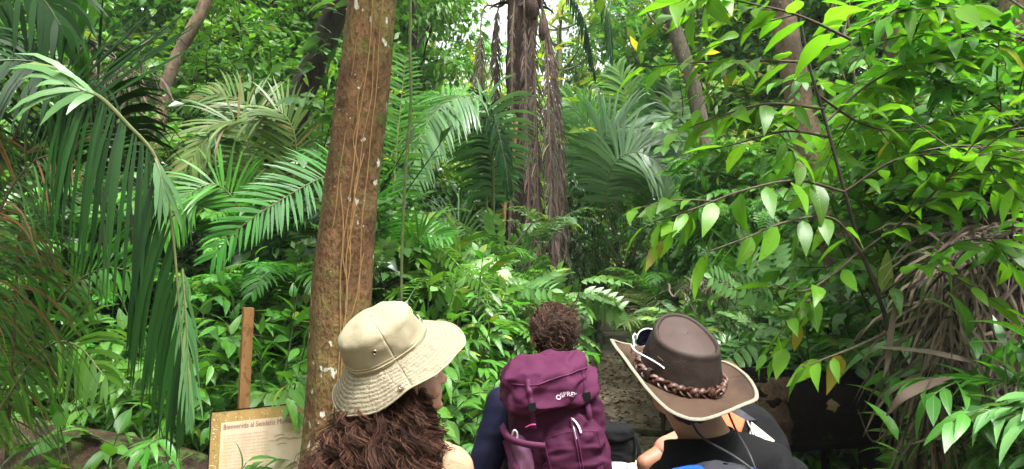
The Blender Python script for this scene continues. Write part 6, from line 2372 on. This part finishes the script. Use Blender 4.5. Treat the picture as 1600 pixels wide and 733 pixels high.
near_plant('leafy_plant', 'tall leafy plant at the right edge, over the brown strips', 1595, 3.7, 500, 'leaf_mid', 67, h=1.5, nst=6, spread=.3, twigs=4, tpl=L_LONG, ll=.2, per=8, twl=.3, t0=.6)
near_plant('leafy_plant', 'leafy plant between the black log and the brown strips', 1482, 4.3, 640, 'leaf_mid', 68, h=1.3, nst=5, spread=.35, twigs=3, tpl=L_BROAD, ll=.16, per=8, twl=.3, t0=.5)
for px, py, Yd, rr_, lab in ((1105, 442, 8.0, .30, 'brown dead frond heap above the leather hat'), (690, 640, 6.2, .16, 'small heap of brown dead leaves by the woman\'s cheek'), (560, 420, 9, .2, 'brown dead leaves caught behind the stout trunk')):
    q = thing('dead_frond_clump', lab, 'dead fronds', gpt(px, Yd), group='dead frond heaps')
    c0 = P(px, py, Yd) - np.array(q.location)
    m = MB()
    for k in range(110):
        s_ = c0 + g.normal(0, 1, 3) * rr_ * [.8, .4, .16]
        d = nrm(g.normal(0, 1, 3) * [1, .6, .35] + [0, 0, -.25])
        l_ = stemline(s_, d, g.uniform(.12, .4), .8, 5, g, .15)
        m.tube(l_, g.uniform(.004, .010), 4, flat=.4)
    m.build('dead_leaflets', M['dead_dark'], q)
    m = MB()
    m.tube(crom([np.array([0, 0, -.1]), c0 * .6 + [.05, .1, 0], c0], 14), .012, 6)
    m.build('stem', M['stem_brown'], q)

# ------------------------------------------------------------------ trees of the forest behind
tp = {}
tp['can'] = tree('tree', 'x', M['leaf_canopy'], M['bark_grey'], 101, H=7.5, tr=.15, CR=2.2, nb=9, nt=5, per=80, ll=.19)
tp['can2'] = tree('tree', 'x', M['leaf_canopy'], M['bark_dark'], 102, H=7.0, tr=.13, CR=2.0, nb=10, nt=5, per=70, ll=.17, low=.4)
tp['drk'] = tree('tree', 'x', M['leaf_mid'], M['bark_dark'], 103, H=7.0, tr=.14, CR=2.0, nb=11, nt=5, per=90, ll=.16, low=.35)
tp['yel'] = tree('tree', 'x', M['leaf_yellow'], M['bark_grey'], 104, H=7.5, tr=.13, CR=2.2, nb=9, nt=5, per=60, ll=.17, low=.45)
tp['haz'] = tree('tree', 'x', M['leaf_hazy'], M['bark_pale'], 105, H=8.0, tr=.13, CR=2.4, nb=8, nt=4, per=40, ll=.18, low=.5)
TREES = [
 ('drk', 40, 15, -60, 'dark leafy tree filling the top left corner'),
 ('can', 150, 16, -90, 'leafy tree above the tangle of dead fronds'),
 ('drk', 235, 17, -50, 'dark tree left of the pale twisted trunk'),
 ('can', 330, 17, -110, 'light-leaved tree right of the pale twisted trunk'),
 ('can2', 400, 16, -60, 'leafy tree over the olive palms'),
 ('can', 465, 18, -110, 'light-leaved tree behind the dark leaning trunk'),
 ('can2', 505, 16, -30, 'leafy tree between the dark and the stout trunks'),
 ('drk', 638, 15, -120, 'dark tall tree right of the stout trunk'),
 ('can2', 590, 17, -60, 'leafy tree partly hidden by the stout trunk'),
 ('yel', 690, 22, 90, 'sunlit low tree left of the sky gap'),
 ('haz', 735, 26, 120, 'pale thin-crowned tree under the left sky gap'),
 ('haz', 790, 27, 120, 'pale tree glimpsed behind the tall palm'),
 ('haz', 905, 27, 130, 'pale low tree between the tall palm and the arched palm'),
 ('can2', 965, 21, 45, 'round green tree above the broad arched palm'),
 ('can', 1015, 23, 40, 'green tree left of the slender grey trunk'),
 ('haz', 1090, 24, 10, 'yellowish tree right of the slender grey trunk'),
 ('yel', 1120, 20, 20, 'yellow-green tree behind the upper sapling leaves'),
 ('can', 1165, 18, -90, 'leafy green tree at the top, left of the pale leaning trunk'),
 ('can2', 1240, 17, -60, 'leafy tree right behind the pale leaning trunk'),
 ('drk', 1310, 16, -110, 'dark tree right of the pale leaning trunk'),
 ('can', 1390, 17, -90, 'leafy tree behind the faint reddish trunk'),
 ('drk', 1470, 15, -80, 'dark tree right of the faint reddish trunk'),
 ('can2', 1550, 16, -120, 'leafy tree near the top right corner'),
 ('drk', 1640, 14, -60, 'dark tree at the right edge'),
 ('drk', -60, 13, -80, 'dark tree beyond the left edge palm'),
 ('can', 560, 21, -60, 'leafy tree far behind the stout trunk'),
 ('can', 1050, 30, 60, 'farther green tree behind the slender grey trunk'),
 ('can2', 870, 31, 150, 'far low tree in the gap right of the tall palm'),
]
# only a sliver of these can be seen; all keep to their own place
for kd, px, Yd, tp_, lab in TREES:
    place(tp[kd], px, Yd, tp_, lab, 'forest trees', USED, sq=.62 if 560 < px < 1060 else 1.05)

# candelabra tree in the sky gap
cb = thing('tree', 'bare pale candelabra tree in the bright gap right of the tall palm', 'tree', gpt(878, 20), group='forest trees')
b = np.array(cb.location)
m = MB()
m.tube(crom(np.vstack([b, wpts([(878, 420, 20), (876, 200, 20), (874, 120, 20), (874, 40, 20)])]) - b, 30), np.linspace(.14, .07, 30), 8)
m.build('trunk', M['rachis'], cb)
m = MB()
lf = MB()
g = np.random.default_rng(15)
for py, k in ((200, 5), (150, 6), (110, 6), (70, 5), (45, 5)):
    s = P(875, py, 20) - b
    for j in range(k):
        a = 2 * PI * j / k + py
        d = np.array([math.cos(a), math.sin(a), .35])
        L = g.uniform(.5, 1.0)
        t = np.linspace(0, 1, 9)[:, None]
        q = s + d * [1, 1, 0] * t * L + np.array([0, 0, 1.0]) * (t ** 2 * .5) * L
        m.tube(q, np.linspace(.035, .02, 9), 5)
        for _ in range(9):
            dd = nrm(g.normal(0, 1, 3) + [0, 0, .4])
            set_leaves(lf, L_LONG, q[-1][None], dd[None], np.array([.45]), g, .4)
m.build('limb', M['rachis'], cb)
lf.build('crown', M['leaf_hazy'], cb)

# the far wood: reads as one mass
g = np.random.default_rng(99)
m = MB()
k = 90000
x = g.uniform(-34, 38, k)
y = g.uniform(26, 40, k)
px = 800 + x / y * F
topz = np.interp(px, [-500, 560, 640, 720, 800, 880, 960, 1040, 1120, 1200, 2200], [16, 15, 13, 9.0, 7.8, 7.6, 10, 11, 13, 15, 16])
z0 = gz(x, y)
cl = .5 + .5 * noise(np.stack([x * .5, y * .3, 0 * x], -1), 2)
z = z0 + g.random(k) ** .9 * (topz * (.72 + .4 * cl) - z0)
keep = noise(np.stack([x * .7, y * .5, z * .7], -1), 4) > -.25
x, y, z = x[keep], y[keep], z[keep]
D = nrm(g.normal(0, 1, (len(x), 3)) + [0, -.3, -.4])
set_leaves(m, L_TINY, np.stack([x, y, z], -1), D, g.uniform(.22, .5, len(x)), g, .6)
tag(m.build('distant_forest', M['leaf_canopy']), kind='stuff')

# the same wood goes on behind the photographer and to both sides
m = MB()
k = 42000
y = g.uniform(-22, -5, k)
x = g.uniform(-24, 24, k)
z = gz(x, y) + g.random(k) ** .8 * 13 * (.7 + .3 * noise(np.stack([x * .4, y * .3, 0 * x], -1), 12))
keep = (np.abs(x) > 1.6) | (z > 5)
x, y, z = x[keep], y[keep], z[keep]
D = nrm(g.normal(0, 1, (len(x), 3)) + [0, .3, -.4])
set_leaves(m, L_TINY, np.stack([x, y, z], -1), D, g.uniform(.25, .6, len(x)), g, .6)
k = 26000
s_ = np.where(g.random(k) > .5, 1, -1)
x = s_ * g.uniform(7, 20, k) + 0
y = g.uniform(-5, 8, k)
x = np.where(np.abs(x) < .85 * y + 3.5, s_ * (.85 * np.maximum(y, 0) + 3.5 + g.random(k) * 8), x)
z = gz(x, y) + g.random(k) ** .8 * 12
D = nrm(g.normal(0, 1, (k, 3)) + [0, 0, -.4])
set_leaves(m, L_TINY, np.stack([x, y, z], -1), D, g.uniform(.25, .6, k), g, .6)
tag(m.build('surrounding_forest', M['leaf_mid']), kind='stuff')
# ------------------------------------------------------------------ the damp air of the forest
m = MB()
m.box(np.array([2.0, 24.0, 11.0]), (130, 122, 24))
mh, nt, out = newmat('forest_air')
n = N(nt)
pv = n.new('ShaderNodeVolumePrincipled')
pv.inputs['Color'].default_value = (.92, .96, .94, 1)
pv.inputs['Density'].default_value = .0008
pv.inputs['Anisotropy'].default_value = .2
n.lk(pv.outputs[0], out.inputs['Volume'])
hz = m.build('haze', mh, smooth=False)
tag(hz, kind='stuff')
# ------------------------------------------------------------------ light and camera
w = bpy.data.worlds.new('World')
scene.world = w
w.use_nodes = True
nt = w.node_tree
nt.nodes.clear()
n = N(nt)
sky = n.new('ShaderNodeTexSky', sky_type='NISHITA')
SUN_EL, SUN_AZ = R(66), R(140)      # azimuth from +Y towards +X
sky.sun_disc = False
sky.sun_elevation = SUN_EL
sky.sun_rotation = SUN_AZ
sky.air_density = 1.0
sky.dust_density = 6.0
sky.ozone_density = 1.0
hs = n.new('ShaderNodeHueSaturation')
hs.inputs['Saturation'].default_value = .12
n.lk(sky.outputs[0], hs.inputs['Color'])
bg = n.new('ShaderNodeBackground')
bg.inputs['Strength'].default_value = .125
out = n.new('ShaderNodeOutputWorld')
n.lk(hs.outputs[0], bg.inputs['Color'])
n.lk(bg.outputs[0], out.inputs['Surface'])

sd = bpy.data.lights.new('sun', 'SUN')
sd.energy = 1.5
sd.angle = R(11)
sd.color = (1, .98, .94)
so = bpy.data.objects.new('sun', sd)
col.objects.link(so)
dirv = Vector((math.sin(SUN_AZ) * math.cos(SUN_EL), math.cos(SUN_AZ) * math.cos(SUN_EL), math.sin(SUN_EL)))
so.rotation_euler = dirv.to_track_quat('Z', 'Y').to_euler()
so.location = (6, 8, 20)

cd = bpy.data.cameras.new('camera')
cd.sensor_width = 36
cd.lens = 36 * F / 1600
cd.clip_end = 500
co_ = bpy.data.objects.new('camera', cd)
co_.location = (0, 0, CAMH)
co_.rotation_euler = (R(90) + PITCH, 0, 0)
col.objects.link(co_)
scene.camera = co_
vs = scene.view_settings
vs.view_transform = 'Standard'
vs.look = 'None'
vs.exposure = EXPO
vs.gamma = 1
scene.render.film_transparent = False
cy = scene.cycles
cy.max_bounces = 8
cy.diffuse_bounces = 4
cy.glossy_bounces = 2
cy.transmission_bounces = 4
cy.transparent_max_bounces = 4
cy.use_denoising = True
cy.sample_clamp_indirect = 4
